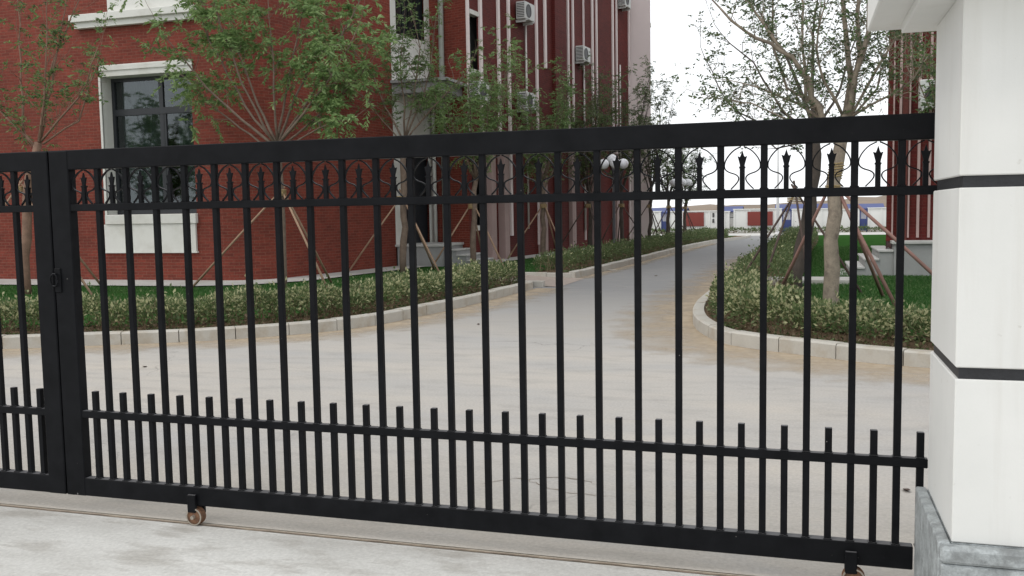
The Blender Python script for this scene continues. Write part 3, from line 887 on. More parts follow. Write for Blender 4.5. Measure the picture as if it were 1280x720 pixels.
def shed(x0, x1, ytop, label):
    s_ = empty('site_shed', (fx((x0 + x1) / 2), WY + 5, GB)); o = s_.location
    k = (WY + 5 + CAM_D) / (WY + CAM_D)
    a, b = (fx(x0) - o.x) , (fx(x1) - o.x)
    a = -(b - a) / 2 * k; b = -a
    H = 1.72 + (fz(ytop) - 1.72) * k - GB
    mb = MB(); mb.box(a, b, 0, 4, -.1, H - .5); mb.build('wall', M['wall_white'], s_)
    mb = MB()
    mb.face([(a - .3, -.3, H - .5), (b + .3, -.3, H - .5), (b + .3, 2, H), (a - .3, 2, H)])
    mb.face([(a - .3, 2, H), (b + .3, 2, H), (b + .3, 4.3, H - .5), (a - .3, 4.3, H - .5)])
    mb.face([(a - .3, -.3, H - .62), (b + .3, -.3, H - .62), (b + .3, -.3, H - .5), (a - .3, -.3, H - .5)])
    mb.build('roof', M['blue'], s_)
    tag(s_, label, 'shed', 'blue-roofed sheds behind the boundary wall')
shed(806, 846, 258, 'blue-roofed shed behind the boundary wall, next to the pink building end')
shed(900, 920, 257.5, 'narrow blue-roofed shed behind the middle of the boundary wall')
shed(972, 1036, 256, 'wide blue-roofed shed behind the wall, right of the white pole')
shed(1066, 1106, 257, 'blue-roofed shed beside the right-hand building, behind the wall')
hb = MB()
pw = at(972, 292, 86)
mb = MB(); mb.tube([(pw.x, 86, gz(86)), (pw.x, 86, gz(86) + .25)], .22, 10); mb.tube([(pw.x, 86, gz(86) + .2), (pw.x, 86, gz(86) + 4), (pw.x, 86, 8.2)], [.15, .13, .09], 10)
tag(mb.build('street_pole', M['pole_white'], None, True), 'slim white pole standing in front of the far white wall', 'pole')

# ------------------------------------------------------------------ vegetation
NP = np.random.RandomState(11)
def leaf_mesh(name, pos, dirs, lens, wids, mats, midx, parent=None, fold=0.25):
    """pos, dirs (N,3): a folded four-corner leaf for each point"""
    n = len(pos)
    d = dirs / np.linalg.norm(dirs, axis=1, keepdims=True)
    rnd = NP.normal(size=(n, 3)) * 0.75 + np.array([0, 0, 0.9])
    side = np.cross(d, rnd); side /= np.linalg.norm(side, axis=1, keepdims=True) + 1e-9
    nor = np.cross(side, d)
    a = pos
    tip = pos + d * lens[:, None]
    mid = pos + d * (lens * 0.45)[:, None]
    w2 = (wids * 0.5)[:, None]
    l = mid + side * w2 + nor * w2 * fold
    r = mid - side * w2 + nor * w2 * fold
    V = np.stack([a, r, tip, l], 1).reshape(-1, 3)
    me = bpy.data.meshes.new(name)
    me.vertices.add(4 * n); me.vertices.foreach_set('co', V.ravel())
    me.loops.add(6 * n); me.polygons.add(2 * n)
    base = np.arange(n)[:, None] * 4
    idx = (base + np.array([[0, 1, 2, 0, 2, 3]])).ravel()
    me.loops.foreach_set('vertex_index', idx)
    me.polygons.foreach_set('loop_start', np.arange(2 * n) * 3)
    for mt_ in mats: me.materials.append(mt_)
    me.polygons.foreach_set('material_index', np.repeat(midx, 2).astype(np.int32))
    me.update(calc_edges=True)
    return link(name, me, parent)

def hedge(name, path, half, h, label, cat='hedge', density=900, pale=.33, leaf=.06, z0=.12, seed=1, brown=.2):
    """clipped hedge following a path: outer leaf shell, inner leaves, woody stems"""
    P = np.array([(p.x, p.y, gz(p.y) + z0) for p in path])
    T = np.gradient(P, axis=0); T /= np.linalg.norm(T, axis=1, keepdims=True)
    Nn = np.stack([-T[:, 1], T[:, 0], np.zeros(len(T))], 1)
    seglen = np.linalg.norm(np.diff(P, axis=0), axis=1); L = seglen.sum()
    rs = np.random.RandomState(seed)
    n = int(L * density)
    s = rs.uniform(0, len(P) - 1.001, n); i = s.astype(int); f = (s - i)[:, None]
    c = P[i] * (1 - f) + P[i + 1] * f; nn = Nn[i]
    cum = np.concatenate([[0], np.cumsum(seglen)]); arc = cum[i] + f[:, 0] * seglen[i]
    lump = 1 + .12 * np.sin(arc * 2.1 + seed) + .10 * np.sin(arc * 5.3 + 2 * seed) + .07 * np.sin(arc * 11.7)
    # superellipse cross-section, most leaves near the surface
    a = rs.uniform(-.12, math.pi + .12, n)
    rad = 1 - np.abs(rs.normal(0, .16, n))
    ca, sa = np.cos(a), np.sin(a)
    x = np.sign(ca) * np.abs(ca) ** .6 * half * rad
    z = np.maximum(np.sign(sa) * np.abs(sa) ** .55, -.1) * h * rad * lump + rs.normal(0, .02, n)
    z = np.where(rs.uniform(0, 1, n) < .035, z * rs.uniform(1.08, 1.4, n), z)
    z = np.maximum(z, .03)
    pos = c + nn * x[:, None] + np.stack([np.zeros(n), np.zeros(n), z], 1) + rs.normal(0, .012, (n, 3))
    out = nn * (x / half)[:, None] + np.array([0, 0, 1.0]) * (z / h)[:, None] * 1.1 + rs.normal(0, .75, (n, 3))
    root = empty(name, tuple(P[len(P) // 2]))
    lo = np.array(root.location)
    hz_ = z / h
    u = rs.uniform(0, 1, n); mi = np.where(u < pale * np.clip(hz_ * 1.5, .25, 1.1), 1, 0)
    u2 = rs.uniform(0, 1, n); mi = np.where((mi == 0) & (u2 < .35), 2, mi)
    mi = np.where((hz_ < .42) & (rs.uniform(0, 1, n) < brown * 2), 3, mi)
    ln = rs.uniform(.7, 1.3, n) * leaf
    leaf_mesh('foliage', pos - lo, out, ln, ln * rs.uniform(.42, .62, n), [M['hedge_a'], M['hedge_b'], M['hedge_c'], M['hedge_d']], mi, root)['kind'] = 'stuff'
    # shoots that stick out of the top
    mb = MB()
    for k in range(int(L * 26)):
        j = rs.randint(0, len(P) - 1)
        b = P[j] + (P[j + 1] - P[j]) * rs.uniform() + Nn[j] * rs.uniform(-.8, .8) * half - lo
        t = b + np.array([rs.normal(0, .08), rs.normal(0, .08), h * rs.uniform(.5, 1.02)])
        mb.tube([tuple(b), tuple((b + t) / 2 + rs.normal(0, .02, 3)), tuple(t)], [.006, .005, .003], 3, cap=False)
    mb.build('stems', M['stem'], root)['kind'] = 'stuff'
    tag(root, label, cat)
    return root

p1h = [p for p in offset_path(P1, 0.72) if -19 < p.x and p.y < 15.75]
hedge('hedge', p1h, .42, .45, 'variegated clipped hedge along the curved kerb on the left, behind the gate bars', density=2600, seed=1)
p2h = [p for p in offset_path(P2, 0.72) if p.y < 58]
hedge('hedge', p2h, .42, .48, 'dark green hedge along the straight kerb beside the receding road', density=900, pale=.07, leaf=.07, seed=2, brown=.12)
p3h = [p for p in offset_path(P3, -0.72) if p.x < 4.5 and p.y < 12.4]
hedge('hedge', p3h, .45, .45, 'variegated hedge on the rounded island corner, left of the white pillar', density=2800, pale=.36, seed=3)
p4h = [p for p in offset_path(P3, -0.95) if 12.6 < p.y < 46]
hedge('hedge', p4h, .6, .58, 'taller dark hedge on the right of the road behind the island trees', density=900, pale=.05, leaf=.065, seed=4, brown=.3)
# low clipped strip at the foot of the far wall
mbp = [Vector((x, WY - 1.2, 0)) for x in lin(fx(700), fx(1220), 60)]
hedge('hedge', mbp, .5, .45, 'low dark hedge strip at the foot of the far white wall', density=130, pale=0, leaf=.2, seed=6, z0=0)

def grass(name, poly_pts, n, z, seed, label):
    rs = np.random.RandomState(seed)
    P = np.array(poly_pts); lo = P.min(0); hi = P.max(0); out = []
    def inside(q):
        x, y = q[:, 0], q[:, 1]; c = np.zeros(len(q), bool); j = len(P) - 1
        for i in range(len(P)):
            xi, yi = P[i]; xj, yj = P[j]
            with np.errstate(divide='ignore', invalid='ignore'):
                hit = ((yi > y) != (yj > y)) & (x < (xj - xi) * (y - yi) / (yj - yi) + xi)
            c ^= hit; j = i
        return c
    q = rs.uniform(lo, hi, (n, 2)); q = q[inside(q)]
    m_ = len(q)
    pos = np.column_stack([q, np.array([gz(y) for y in q[:, 1]]) + z])
    d = np.column_stack([rs.normal(0, .4, m_), rs.normal(0, .4, m_), np.ones(m_)])
    ln = rs.uniform(.03, .075, m_)
    o = leaf_mesh(name, pos, d, ln, np.full(m_, .012), [M['grass'], M['leaf_b']], (rs.uniform(0, 1, m_) < .25).astype(int))
    tag(o, label, 'grass', kind='stuff')
hl = [(p.x, p.y) for p in offset_path(P1, 1.2) if p.x > -20]
grass('lawn_grass', hl + [(-7.5, 16.1), (-7.5, 18.7), (-10.6, 18.7), (-10.9, 16.1), (-11.2, 14.9), (-12.6, 13.45), (-20, 13.45)], 60000, .135, 21, 'short green lawn between the left hedge and the brick building')
hr = [(p.x, p.y) for p in offset_path(P3, -1.15) if p.x < 5 and p.y < 17.9]
grass('lawn_grass', hr + [(5, 17.9)], 60000, .135, 22, 'short green lawn on the island around the staked trees')
grass('lawn_grass', [(-.3, 17.9), (1.1, 17.9), (1.1, 20.6), (2.2, 22), (3.6, 34), (.5, 34)], 40000, .13, 24, 'short green lawn behind the island beside the right-hand building')
grass('lawn_grass', [(-9.7, 18.8), (-6.6, 18.8), (-5.7, 38), (-7, 38), (-8.9, 23)], 30000, .135, 23, 'short green lawn at the foot of the long brick wing')

def spray_leaves(acc, p, d, rs, style):
    """compound leaf: paired leaflets drooping along a stalk"""
    L, n, ll, lw, droop, spread = style
    d = d / (np.linalg.norm(d) + 1e-9)
    side = np.cross(d, [0, 0, 1.0]); nrm_ = np.linalg.norm(side)
    side = side / nrm_ if nrm_ > .1 else np.array([1., 0, 0])
    L = L * rs.uniform(.7, 1.2)
    for k in range(n):
        t = .25 + .75 * k / max(1, n - 1)
        q = p + d * L * t + np.array([0, 0, -droop * L * t * t])
        s = side * (1 if k % 2 else -1)
        dd = d * .55 + s * spread + np.array([0, 0, -droop * .8]) + rs.normal(0, .28, 3)
        acc.append((q, dd, ll * rs.uniform(.75, 1.25), lw * rs.uniform(.8, 1.2)))

def build_tree(name, label, base, limbs, rs, bark, leafmats, style, twigs=9, twig_len=(.5, 1.1), sprays=5, twig_from=.3, lift=.5, group=None, leafp=(.6, .25, .15), rope=None, bare=0.0, twig_r=.009, sub=1):
    """limbs: list of polylines [(x,y,z,r)...] in world space, the first one the trunk"""
    base = np.array(base, float)
    root = empty(name, tuple(base))
    wood = MB(); acc = []
    segs = []
    for li, lb in enumerate(limbs):
        lb = np.array(lb, float); lb[:, :3] -= base
        # resample with slight waviness
        pts, rr = [], []
        for a, b in zip(lb, lb[1:]):
            n = max(2, int(np.linalg.norm(b[:3] - a[:3]) / .3))
            for k in range(n):
                t = k / n; q = a + (b - a) * t
                pts.append(q[:3] + (rs.normal(0, .012 + .5 * q[3] * .15, 3) if (k or pts) else 0)); rr.append(q[3] * rs.uniform(.93, 1.07))
        pts.append(lb[-1, :3]); rr.append(lb[-1, 3])
        wood.tube([tuple(q) for q in pts], rr, 8 if li == 0 else 6)
        if li == 0: trunk_pts = np.array(pts); trunk_r = np.array(rr)
        if li: segs.append((pts, rr))
    def twig(p, d, L, r, level):
        n = 4; pts = [p]; q = p.copy(); dd = d / np.linalg.norm(d)
        for k in range(n):
            dd = dd + rs.normal(0, .16, 3) + np.array([0, 0, lift * .14]); dd /= np.linalg.norm(dd)
            q = q + dd * L / n; pts.append(q.copy())
        wood.tube([tuple(x) for x in pts], [r * (1 - .75 * k / n) for k in range(n + 1)], 4, cap=False)
        if rs.uniform() > bare:
            for k in range(sprays):
                t = rs.uniform(.3, 1.0) if k else 1.0
                i = min(int(t * n), n - 1); f = t * n - i
                pp = pts[i] * (1 - f) + pts[i + 1] * f
                od = dd + rs.normal(0, .8, 3)
                spray_leaves(acc, pp, od, rs, style)
        if level < sub:
            for k in range(2):
                i = rs.randint(1, n)
                twig(pts[i], dd + rs.normal(0, .7, 3), L * rs.uniform(.4, .65), r * .6, level + 1)
    for pts, rr in segs:
        m_ = len(pts)
        for k in range(twigs):
            t = twig_from + (1 - twig_from) * (k + rs.uniform(0, 1)) / twigs
            i = min(int(t * (m_ - 1)), m_ - 2)
            d = pts[i + 1] - pts[i]; d = d / (np.linalg.norm(d) + 1e-9)
            dd = d * .7 + rs.normal(0, .6, 3) + np.array([0, 0, lift * .6])
            twig(pts[i], dd, rs.uniform(*twig_len), min(rr[i] * .6, twig_r), 0)
        twig(pts[-1], pts[-1] - pts[-2], twig_len[1], rr[-1] * .9, 0)
    wood.build('trunk', M[bark], root, True)
    if acc:
        pos = np.array([a[0] for a in acc]); dr = np.array([a[1] for a in acc])
        ln = np.array([a[2] for a in acc]); wd = np.array([a[3] for a in acc])
        mi = rs.choice(3, len(acc), p=leafp)
        leaf_mesh('crown', pos, dr, ln, wd, [M[k] for k in leafmats], mi, root)
    if rope:
        z0, z1, r = rope; mb = MB(); n = int((z1 - z0) / .034)
        pts = []
        for k in range(n * 10):
            an = 2 * math.pi * k / 10; z = z0 + (z1 - z0) * k / (n * 10)
            o_ = [np.interp(z, trunk_pts[:, 2], trunk_pts[:, j]) for j in (0, 1)]
            r = float(np.interp(z, trunk_pts[:, 2], trunk_r)) + .006
            pts.append((o_[0] + math.cos(an) * r, o_[1] + math.sin(an) * r, z + rs.normal(0, .003)))
        mb.tube(pts, .013, 5); mb.build('rope_wrap', M['rope'], root, True)
    tag(root, label, 'tree', group)
    return root

def limb_point(lb, z):
    lb = np.array(lb)
    return np.array([np.interp(z, lb[:, 2], lb[:, 0]), np.interp(z, lb[:, 2], lb[:, 1]), z])

def px_limb(pts, Y, r0, r1, rs=None, depth=0.0):
    out = []
    n = len(pts)
    for i, (x, y) in enumerate(pts):
        t = i / (n - 1)
        q = at(x, y, Y + depth * t)
        out.append((q.x, q.y, q.z, r0 + (r1 - r0) * t))
    return out

def auto_limbs(base, hf, n, L, spread, r0, rs, height=None):
    """vase shape: trunk to the fork at height hf, then n rising limbs"""
    b = np.array(base, float); top = b + np.array([rs.normal(0, .06), rs.normal(0, .06), hf])
    lim = [[(*b, r0 * 1.15), (*((b + top) / 2 + rs.normal(0, .03, 3)), r0 * .95), (*top, r0 * .8)]]
    for k in range(n):
        a = 2 * math.pi * (k + rs.uniform(-.3, .3)) / n; sp = spread * rs.uniform(.5, 1.15)
        st = b + (top - b) * rs.uniform(.82, 1.0)
        d1 = np.array([math.cos(a) * math.sin(sp), math.sin(a) * math.sin(sp), math.cos(sp)])
        l_ = L * rs.uniform(.75, 1.15)
        m1 = st + d1 * l_ * .45; m2 = m1 + (d1 * .75 + np.array([0, 0, .35])) * l_ * .55
        lim.append([(*st, r0 * .42), (*m1, r0 * .27), (*m2, r0 * .1)])
    return lim

def support(base, attach_z, feet, mat, label, r=.024, group='timber props tied to the trees'):
    """poles leaning on one tree"""
    b = Vector(base); root = empty('tree_prop', b)
    for k, (dx, dy, dz) in enumerate(feet):
        mb = MB()
        a = Vector((dx, dy, dz)); an = math.atan2(dy, dx)
        t = Vector((math.cos(an) * .06, math.sin(an) * .06, attach_z + .05 * k))
        e = t + (t - a).normalized() * .22
        mb.tube([a, (a + e) / 2 + Vector((0, 0, .015)), e], [r * 1.1, r, r * .85], 7)
        mb.build('prop_pole', M[mat], root, True)
    mb = MB()
    for k in range(5):
        pts = [(math.cos(q / 8 * 2 * math.pi) * .12, math.sin(q / 8 * 2 * math.pi) * .12, attach_z - .03 + .028 * k) for q in range(9)]
        mb.tube(pts, .012, 5)
    mb.build('rope_tie', M['rope'], root, True)
    tag(root, label, 'tree prop', group)

# leaf styles: stalk length, leaflets, leaflet length, width, droop, spread
ASH = (.28, 11, .125, .044, .55, .75)
SMALL = (.16, 5, .055, .024, .2, .6)
TUFT = (.22, 8, .1, .036, .4, .7)

# --- ash tree in front of the rounded corner
rs = np.random.RandomState(3)
Yt = 13.2
bt = at(355, 362, Yt); bt = (bt.x, Yt, .12)
trunk = [(*bt, .075)] + [tuple(at(x, y, Yt)) + (r,) for x, y, r in ((354, 300, .07), (352, 230, .065), (346, 180, .06))]
L_ = [trunk]
for pts, r0, dep in (([(346, 184), (300, 148), (258, 108), (225, 70), (196, 30)], .036, -.6), ([(345, 180), (318, 150), (285, 95), (262, 50), (240, -10)], .034, .3),
                     ([(340, 188), (300, 160), (262, 130), (235, 100)], .026, .9), ([(346, 178), (322, 130), (300, 70), (285, 10)], .034, .8), ([(347, 176), (343, 130), (342, 70), (335, 0)], .034, -.4),
                     ([(348, 178), (365, 130), (390, 80), (405, 20)], .034, .5), ([(348, 180), (380, 140), (415, 95), (445, 40)], .036, -.6), ([(349, 184), (390, 152), (430, 115), (462, 80)], .028, .5),
                     ([(349, 188), (400, 160), (440, 148)], .02, -.3), ([(347, 178), (360, 100), (375, 30), (390, -20)], .03, 1.1), ([(345, 182), (310, 120), (275, 30), (255, -40)], .03, -1.1), ([(348, 180), (395, 110), (440, 20), (465, -30)], .03, 1.0)):
    L_.append(px_limb(pts, Yt, r0, .009, depth=dep))
build_tree('ash_tree', 'leafy bright green tree in front of the rounded brick corner', bt, L_, rs, 'bark', ['leaf_a', 'leaf_b', 'leaf_c'], ASH, twigs=10, twig_len=(.35, .8), sprays=4, twig_from=.48, lift=.5, bare=.12)
support(bt, 2.05, [(-2.15, -.3, .0), (1.35, -.5, 0), (.3, 1.6, 0)], 'stake', 'three pale poles propping the leafy tree by the rounded brick corner')

# --- tree outside the left edge of the picture; the ground-floor window mirrors it
rs = np.random.RandomState(51)
b = (-23.6, 4.6, .12)
build_tree('ash_tree', 'leafy tree outside the left edge, seen mirrored in the ground-floor window', b, auto_limbs(b, 2.3, 10, 3.4, .75, .1, rs), rs, 'bark', ['leaf_a', 'leaf_b', 'leaf_c'], (.28, 9, .16, .06, .5, .75), twigs=10, twig_len=(.4, .9), sprays=4, twig_from=.2, lift=.5)

# --- sparse tree far left
rs = np.random.RandomState(8)
Yt = 11.4
bt = at(33, 372, Yt); bt = (bt.x, Yt, .12)
trunk = [(*bt, .11)] + [tuple(at(x, y, Yt)) + (r,) for x, y, r in ((32, 300, .1), (36, 235, .09), (48, 178, .075))]
L_ = [trunk]
for pts, r0, dep in (([(46, 188), (30, 168), (27, 100), (24, 30), (20, -30)], .035, .4), ([(50, 178), (54, 130), (58, 60), (60, -30)], .03, -.4), ([(50, 176), (62, 110), (72, 60), (84, -10)], .036, .3),
                     ([(52, 176), (85, 140), (108, 105), (122, 60)], .026, -.5), ([(54, 180), (98, 150), (112, 105), (124, 70)], .022, .5), ([(44, 182), (20, 160), (-10, 130), (-30, 90)], .03, 0), ([(48, 178), (66, 80), (90, 20), (110, -30)], .026, .7)):
    L_.append(px_limb(pts, Yt, r0, .007, depth=dep))
build_tree('young_tree', 'sparse reddish-twigged tree at the far left, in front of the brick wall', bt, L_, rs, 'bark_red', ['leaf_b', 'leaf_a', 'leaf_d'], TUFT, twigs=10, twig_len=(.4, .9), sprays=4, twig_from=.15, lift=.9, bare=.5)
support(bt, 2.2, [(2.0, -.3, 0), (-1.6, -.7, 0), (.9, 1.3, 0)], 'stake', 'three poles propping the sparse tree at the far left')

# --- sparse tree by the entrance
rs = np.random.RandomState(12)
Yt = 18.3
bt = at(504, 342, Yt); bt = (bt.x, Yt, .12)
trunk = [(*bt, .095)] + [tuple(at(x, y, Yt)) + (r,) for x, y, r in ((504, 300, .09), (504, 240, .085), (506, 170, .075))]
L_ = [trunk]
for pts, r0, dep in (([(505, 178), (480, 130), (466, 95), (440, 60)], .03, .3), ([(506, 172), (506, 130), (500, 80), (505, 40)], .03, -.4), ([(507, 172), (530, 120), (540, 70), (545, 20)], .03, .4), ([(507, 176), (545, 130), (570, 105), (585, 90)], .026, -.4), ([(505, 180), (478, 150), (455, 120), (420, 100)], .02, .5), ([(507, 172), (520, 110), (525, 60), (515, 20)], .026, 0)):
    L_.append(px_limb(pts, Yt, r0, .007, depth=dep))
build_tree('young_tree', 'thin-leaved tree with a straw rope wrap beside the grey entrance steps', bt, L_, rs, 'bark', ['leaf_b', 'leaf_e', 'leaf_a'], TUFT, twigs=10, twig_len=(.4, .9), sprays=5, twig_from=.25, lift=.9, bare=.33)
support(bt, 1.95, [(-1.5, -.3, 0), (1.3, -.6, 0), (.3, 1.5, 0)], 'stake', 'three poles propping the tree beside the grey entrance steps')

# --- row of young trees along the wing
row = [
 (591, 20.4, .085, 2.9, 9, 3.2, .62, 'young leafy tree hiding the start of the brick wing, right of the steps', ['leaf_a', 'leaf_b', 'leaf_c'], .3, 3),
 (680, 25.3, .085, 2.8, 8, 2.6, .55, 'young leafy tree before the second pair of white wing strips', ['leaf_b', 'leaf_a', 'leaf_c'], .4, 4),
 (736, 29.5, .08, 2.6, 8, 2.9, .5, 'olive tree just left of the globe lamp, against the wing', ['leaf_e', 'leaf_b', 'leaf_d'], .5, 5),
 (777, 32.5, .08, 2.5, 9, 3.7, .42, 'bushy olive tree just right of the globe lamp', ['leaf_e', 'leaf_b', 'leaf_d'], .4, 6),
 (812, 38.0, .08, 2.7, 7, 3.5, .38, 'dark tree against the edge of the pale pink wall', ['leaf_d', 'leaf_e', 'leaf_b'], .7, 7),
 (836, 42.0, .09, 2.3, 7, 2.6, .5, 'small dark tree standing against the sky, right of the pink wall', ['leaf_d', 'leaf_b', 'leaf_e'], .8, 9),
 (856, 46.0, .09, 2.2, 7, 2.4, .5, 'farthest small dark tree of the row beside the road', ['leaf_d', 'leaf_b', 'leaf_e'], .8, 10)]
for x, Yt, r, hf, n, L, sp, lab, lm_, bare, sd_ in row:
    short_ = lab.replace('young leafy ', '').replace('small ', '').replace('bushy ', '')
    short_ = short_.replace('hiding the start of the brick wing, right of the steps', 'at the start of the brick wing')
    rs = np.random.RandomState(sd_)
    q = at(x, 300, Yt); b = (q.x, Yt, gz(Yt) + .1)
    build_tree('young_tree', lab, b, auto_limbs(b, hf, n, L, sp, r, rs), rs, 'bark_dark' if x > 700 else 'bark', lm_, TUFT, twigs=11, twig_len=(.4, .95), sprays=5, twig_from=.15, lift=.7, bare=bare * .5, group='young trees along the brick wing')
    a0 = rs.uniform(0, 6.28)
    support(b, 1.75, [(1.25 * math.cos(a0 + k * 2.1), 1.25 * math.sin(a0 + k * 2.1), 0) for k in range(3)], 'stake' if x < 700 else 'stake_dark', 'three poles propping the ' + short_)

# --- big tree on the island
rs = np.random.RandomState(31)
Yt = 11.1
bt = at(1040, 388, Yt); bt = (bt.x, Yt, .1)
trunk = [(*bt, .14)] + [tuple(at(x, y, Yt)) + (r,) for x, y, r in ((1040, 370, .12), (1041, 300, .108), (1045, 230, .10), (1050, 170, .092), (1058, 145, .08))]
L_ = [trunk]
for pts, r0, r1, dep in (([(1056, 150), (1062, 100), (1058, 50), (1052, -30)], .055, .03, .2), ([(1060, 150), (1072, 90), (1084, 40), (1090, -40)], .05, .03, -.2), ([(1062, 150), (1075, 70), (1072, 20), (1075, -40)], .045, .025, .5),
                     ([(1048, 172), (1028, 145), (1014, 122), (1012, 100), (990, 72), (960, 54), (930, 40), (900, 10)], .058, .016, -.5), ([(1030, 146), (1008, 120), (1004, 60), (1000, -20)], .03, .015, .4), ([(1020, 135), (985, 110), (968, 60), (962, -20)], .026, .012, .6),
                     ([(1056, 150), (1030, 100), (1020, 60), (1030, 10)], .026, .01, -.7), ([(1062, 150), (1095, 110), (1108, 70)], .024, .008, .6), ([(1062, 148), (1098, 80), (1118, 50), (1150, 25)], .026, .008, -.3), ([(1050, 165), (1000, 130), (950, 110), (910, 100)], .03, .006, .2),
                     ([(1040, 160), (990, 150), (940, 130), (905, 125)], .022, .006, -.8), ([(990, 75), (940, 10), (920, -20)], .026, .01, .2), ([(1064, 146), (1110, 120), (1140, 100), (1160, 70)], .022, .006, -.8)):
    L_.append(px_limb(pts, Yt, r0, r1, depth=dep))
build_tree('island_tree', 'large many-stemmed tree with straw rope on the island left of the pillar', bt, L_, rs, 'bark_pale', ['leaf_d', 'leaf_e', 'leaf_b'], (.2, 6, .068, .03, .25, .65), twigs=12, twig_len=(.35, .85), sprays=3, twig_from=.15, lift=.6, bare=.12, rope=(2.05, 2.28, .118), twig_r=.007)
support(bt, 1.85, [(.95, -.2, 0), (1.75, -.3, .25), (-.9, .9, 0), (.9, 1.7, 0)], 'stake_red', 'four reddish poles propping the large island tree', r=.028)
# --- second trunk behind it
rs = np.random.RandomState(37)
Yt = 13.8
bt = at(992, 366, Yt); bt = (bt.x, Yt, .1)
trunk = [(*bt, .16)] + [tuple(at(x, y, Yt)) + (r,) for x, y, r in ((997, 330, .13), (1010, 260, .115), (1022, 195, .1), (1018, 150, .08))]
L_ = [trunk]
for pts, r0, dep in (([(1018, 160), (1000, 110), (975, 60), (940, 0)], .045, .8), ([(1019, 155), (1015, 90), (1020, 20), (1025, -30)], .04, .9), ([(1018, 165), (980, 140), (940, 80), (900, 40)], .035, .9), ([(1020, 165), (960, 160), (910, 130), (880, 70)], .026, .9), ([(1020, 175), (970, 185), (930, 150), (905, 120)], .02, .6), ([(1022, 160), (1050, 110), (1062, 70), (1080, 20)], .03, 1.4)):
    L_.append(px_limb(pts, Yt, r0, .008, depth=dep))
build_tree('island_tree', 'darker leaning tree just behind the large island tree', bt, L_, rs, 'bark_dark', ['leaf_d', 'leaf_e', 'leaf_b'], (.18, 6, .07, .032, .25, .65), twigs=10, twig_len=(.4, .9), sprays=4, twig_from=.15, lift=.6, bare=.15, twig_r=.007)
support(bt, 1.75, [(-1.1, -.6, 0), (-.6, -1.1, 0), (1.2, -.3, 0), (.3, -1.0, 0)], 'stake_dark', 'four dark poles propping the leaning tree behind the large island tree', r=.022)
# small tree at the corner of the right-hand building
rs = np.random.RandomState(41)
b = (2.9, 15.8, .1)
build_tree('young_tree', 'green-leaved tree in front of the right-hand brick building, beside the pillar', b, auto_limbs(b, 2.9, 7, 2.2, .55, .07, rs), rs, 'bark', ['leaf_b', 'leaf_d', 'leaf_a'], TUFT, twigs=8, twig_len=(.4, .8), sprays=3, twig_from=.25, lift=.7, bare=.3)

# ------------------------------------------------------------------ globe street lamps
def street_lamp(x, y, Y, s, label):
    q = at(x, y, Y); g0 = gz(Y) + .1
    root = empty('street_lamp', (q.x, Y, g0)); H = q.z - g0
    mb = MB(); mb.lathe((0, 0, 0), (0, 0, 1), [(0, .13), (.05, .13), (.08, .09), (.6, .075), (.65, .055), (H - .35, .04), (H - .2, .04)], 12); mb.build('post', M['lamp_post'], root, True)
    for k in range(4):
        a = k * math.pi / 2 + .35
        c = Vector((math.cos(a) * .33, math.sin(a) * .33, H + (.12 if k == 1 else -.05)))
        mb = MB(); mb.tube([(0, 0, H - .45), (c.x * .5, c.y * .5, H - .42), (c.x, c.y, c.z - .22), (c.x, c.y, c.z - .16)], .02, 6); arm = mb.build('lamp_arm', M['lamp_post'], root, True)
        mb = MB(); r = .175 * s
        mb.lathe(c, (0, 0, 1), [(-r * math.cos(t), max(r * math.sin(t), .002)) for t in lin(.25, math.pi, 12)], 18); mb.build('globe', M['globe'], arm, True)
    tag(root, label, 'street lamp', 'globe lamps beside the road')
street_lamp(767, 203, 27.0, 1.0, 'nearer lamp with white globes in front of the brick wing')
street_lamp(851, 227, 39.0, 1.0, 'farther lamp with white globes, against the sky')

# ------------------------------------------------------------------ white gate pillar
pil = empty('gate_pillar', (0.98, -.4, 0))
px0, px1, py0, py1 = .53, 1.43, -.74, -.06
def ppart(name, mat, par=None, **k):
    mb = MB()
    for bx_ in k['boxes']: mb.box(*bx_, ch=k.get('ch', 0))
    mb.v = [(x - .98, y + .4, z) for x, y, z in mb.v]
    return mb.build(name, mat, par or pil)
for z0, z1 in ((.5, 1.098), (1.140, 1.779), (1.821, 2.46)):
    ppart('shaft_block', M['pillar'], boxes=[(px0, px1, py0, py1, z0, z1)], ch=.004)
for z0, z1 in ((1.09, 1.15), (1.77, 1.83)):
    ppart('groove_band', M['groove'], boxes=[(px0 + .012, px1 - .012, py0 + .012, py1 - .012, z0, z1)])
ppart('cornice', M['pillar'], boxes=[(px0 - .125, px1 + .125, py0 - .125, py1 + .125, 2.46, 2.50)], ch=.004)
ppart('cornice', M['pillar'], boxes=[(px0 - .255, px1 + .255, py0 - .255, py1 + .255, 2.498, 2.66)], ch=.006)
ppart('cap', M['pillar'], boxes=[(px0 - .12, px1 + .12, py0 - .12, py1 + .12, 2.655, 2.8)], ch=.01)
ppart('plinth_slab', M['granite'], boxes=[(px0 - .045, px0 - .001, py0 - .0, py1 + .03, .002, .498)], ch=.006)
ppart('plinth_slab', M['granite'], boxes=[(px0 - .04, px1 + .04, py0 - .045, py0 - .002, .002, .43)], ch=.006)
ppart('plinth_cap', M['granite'], boxes=[(px0 - .043, px1 + .043, py0 - .055, py0 - .001, .434, .497)], ch=.012)
ppart('plinth_core', M['granite'], boxes=[(px0, px1, py0, py1, 0, .498)])
tag(pil, 'white painted gate pillar with two black grooves and granite base', 'pillar')

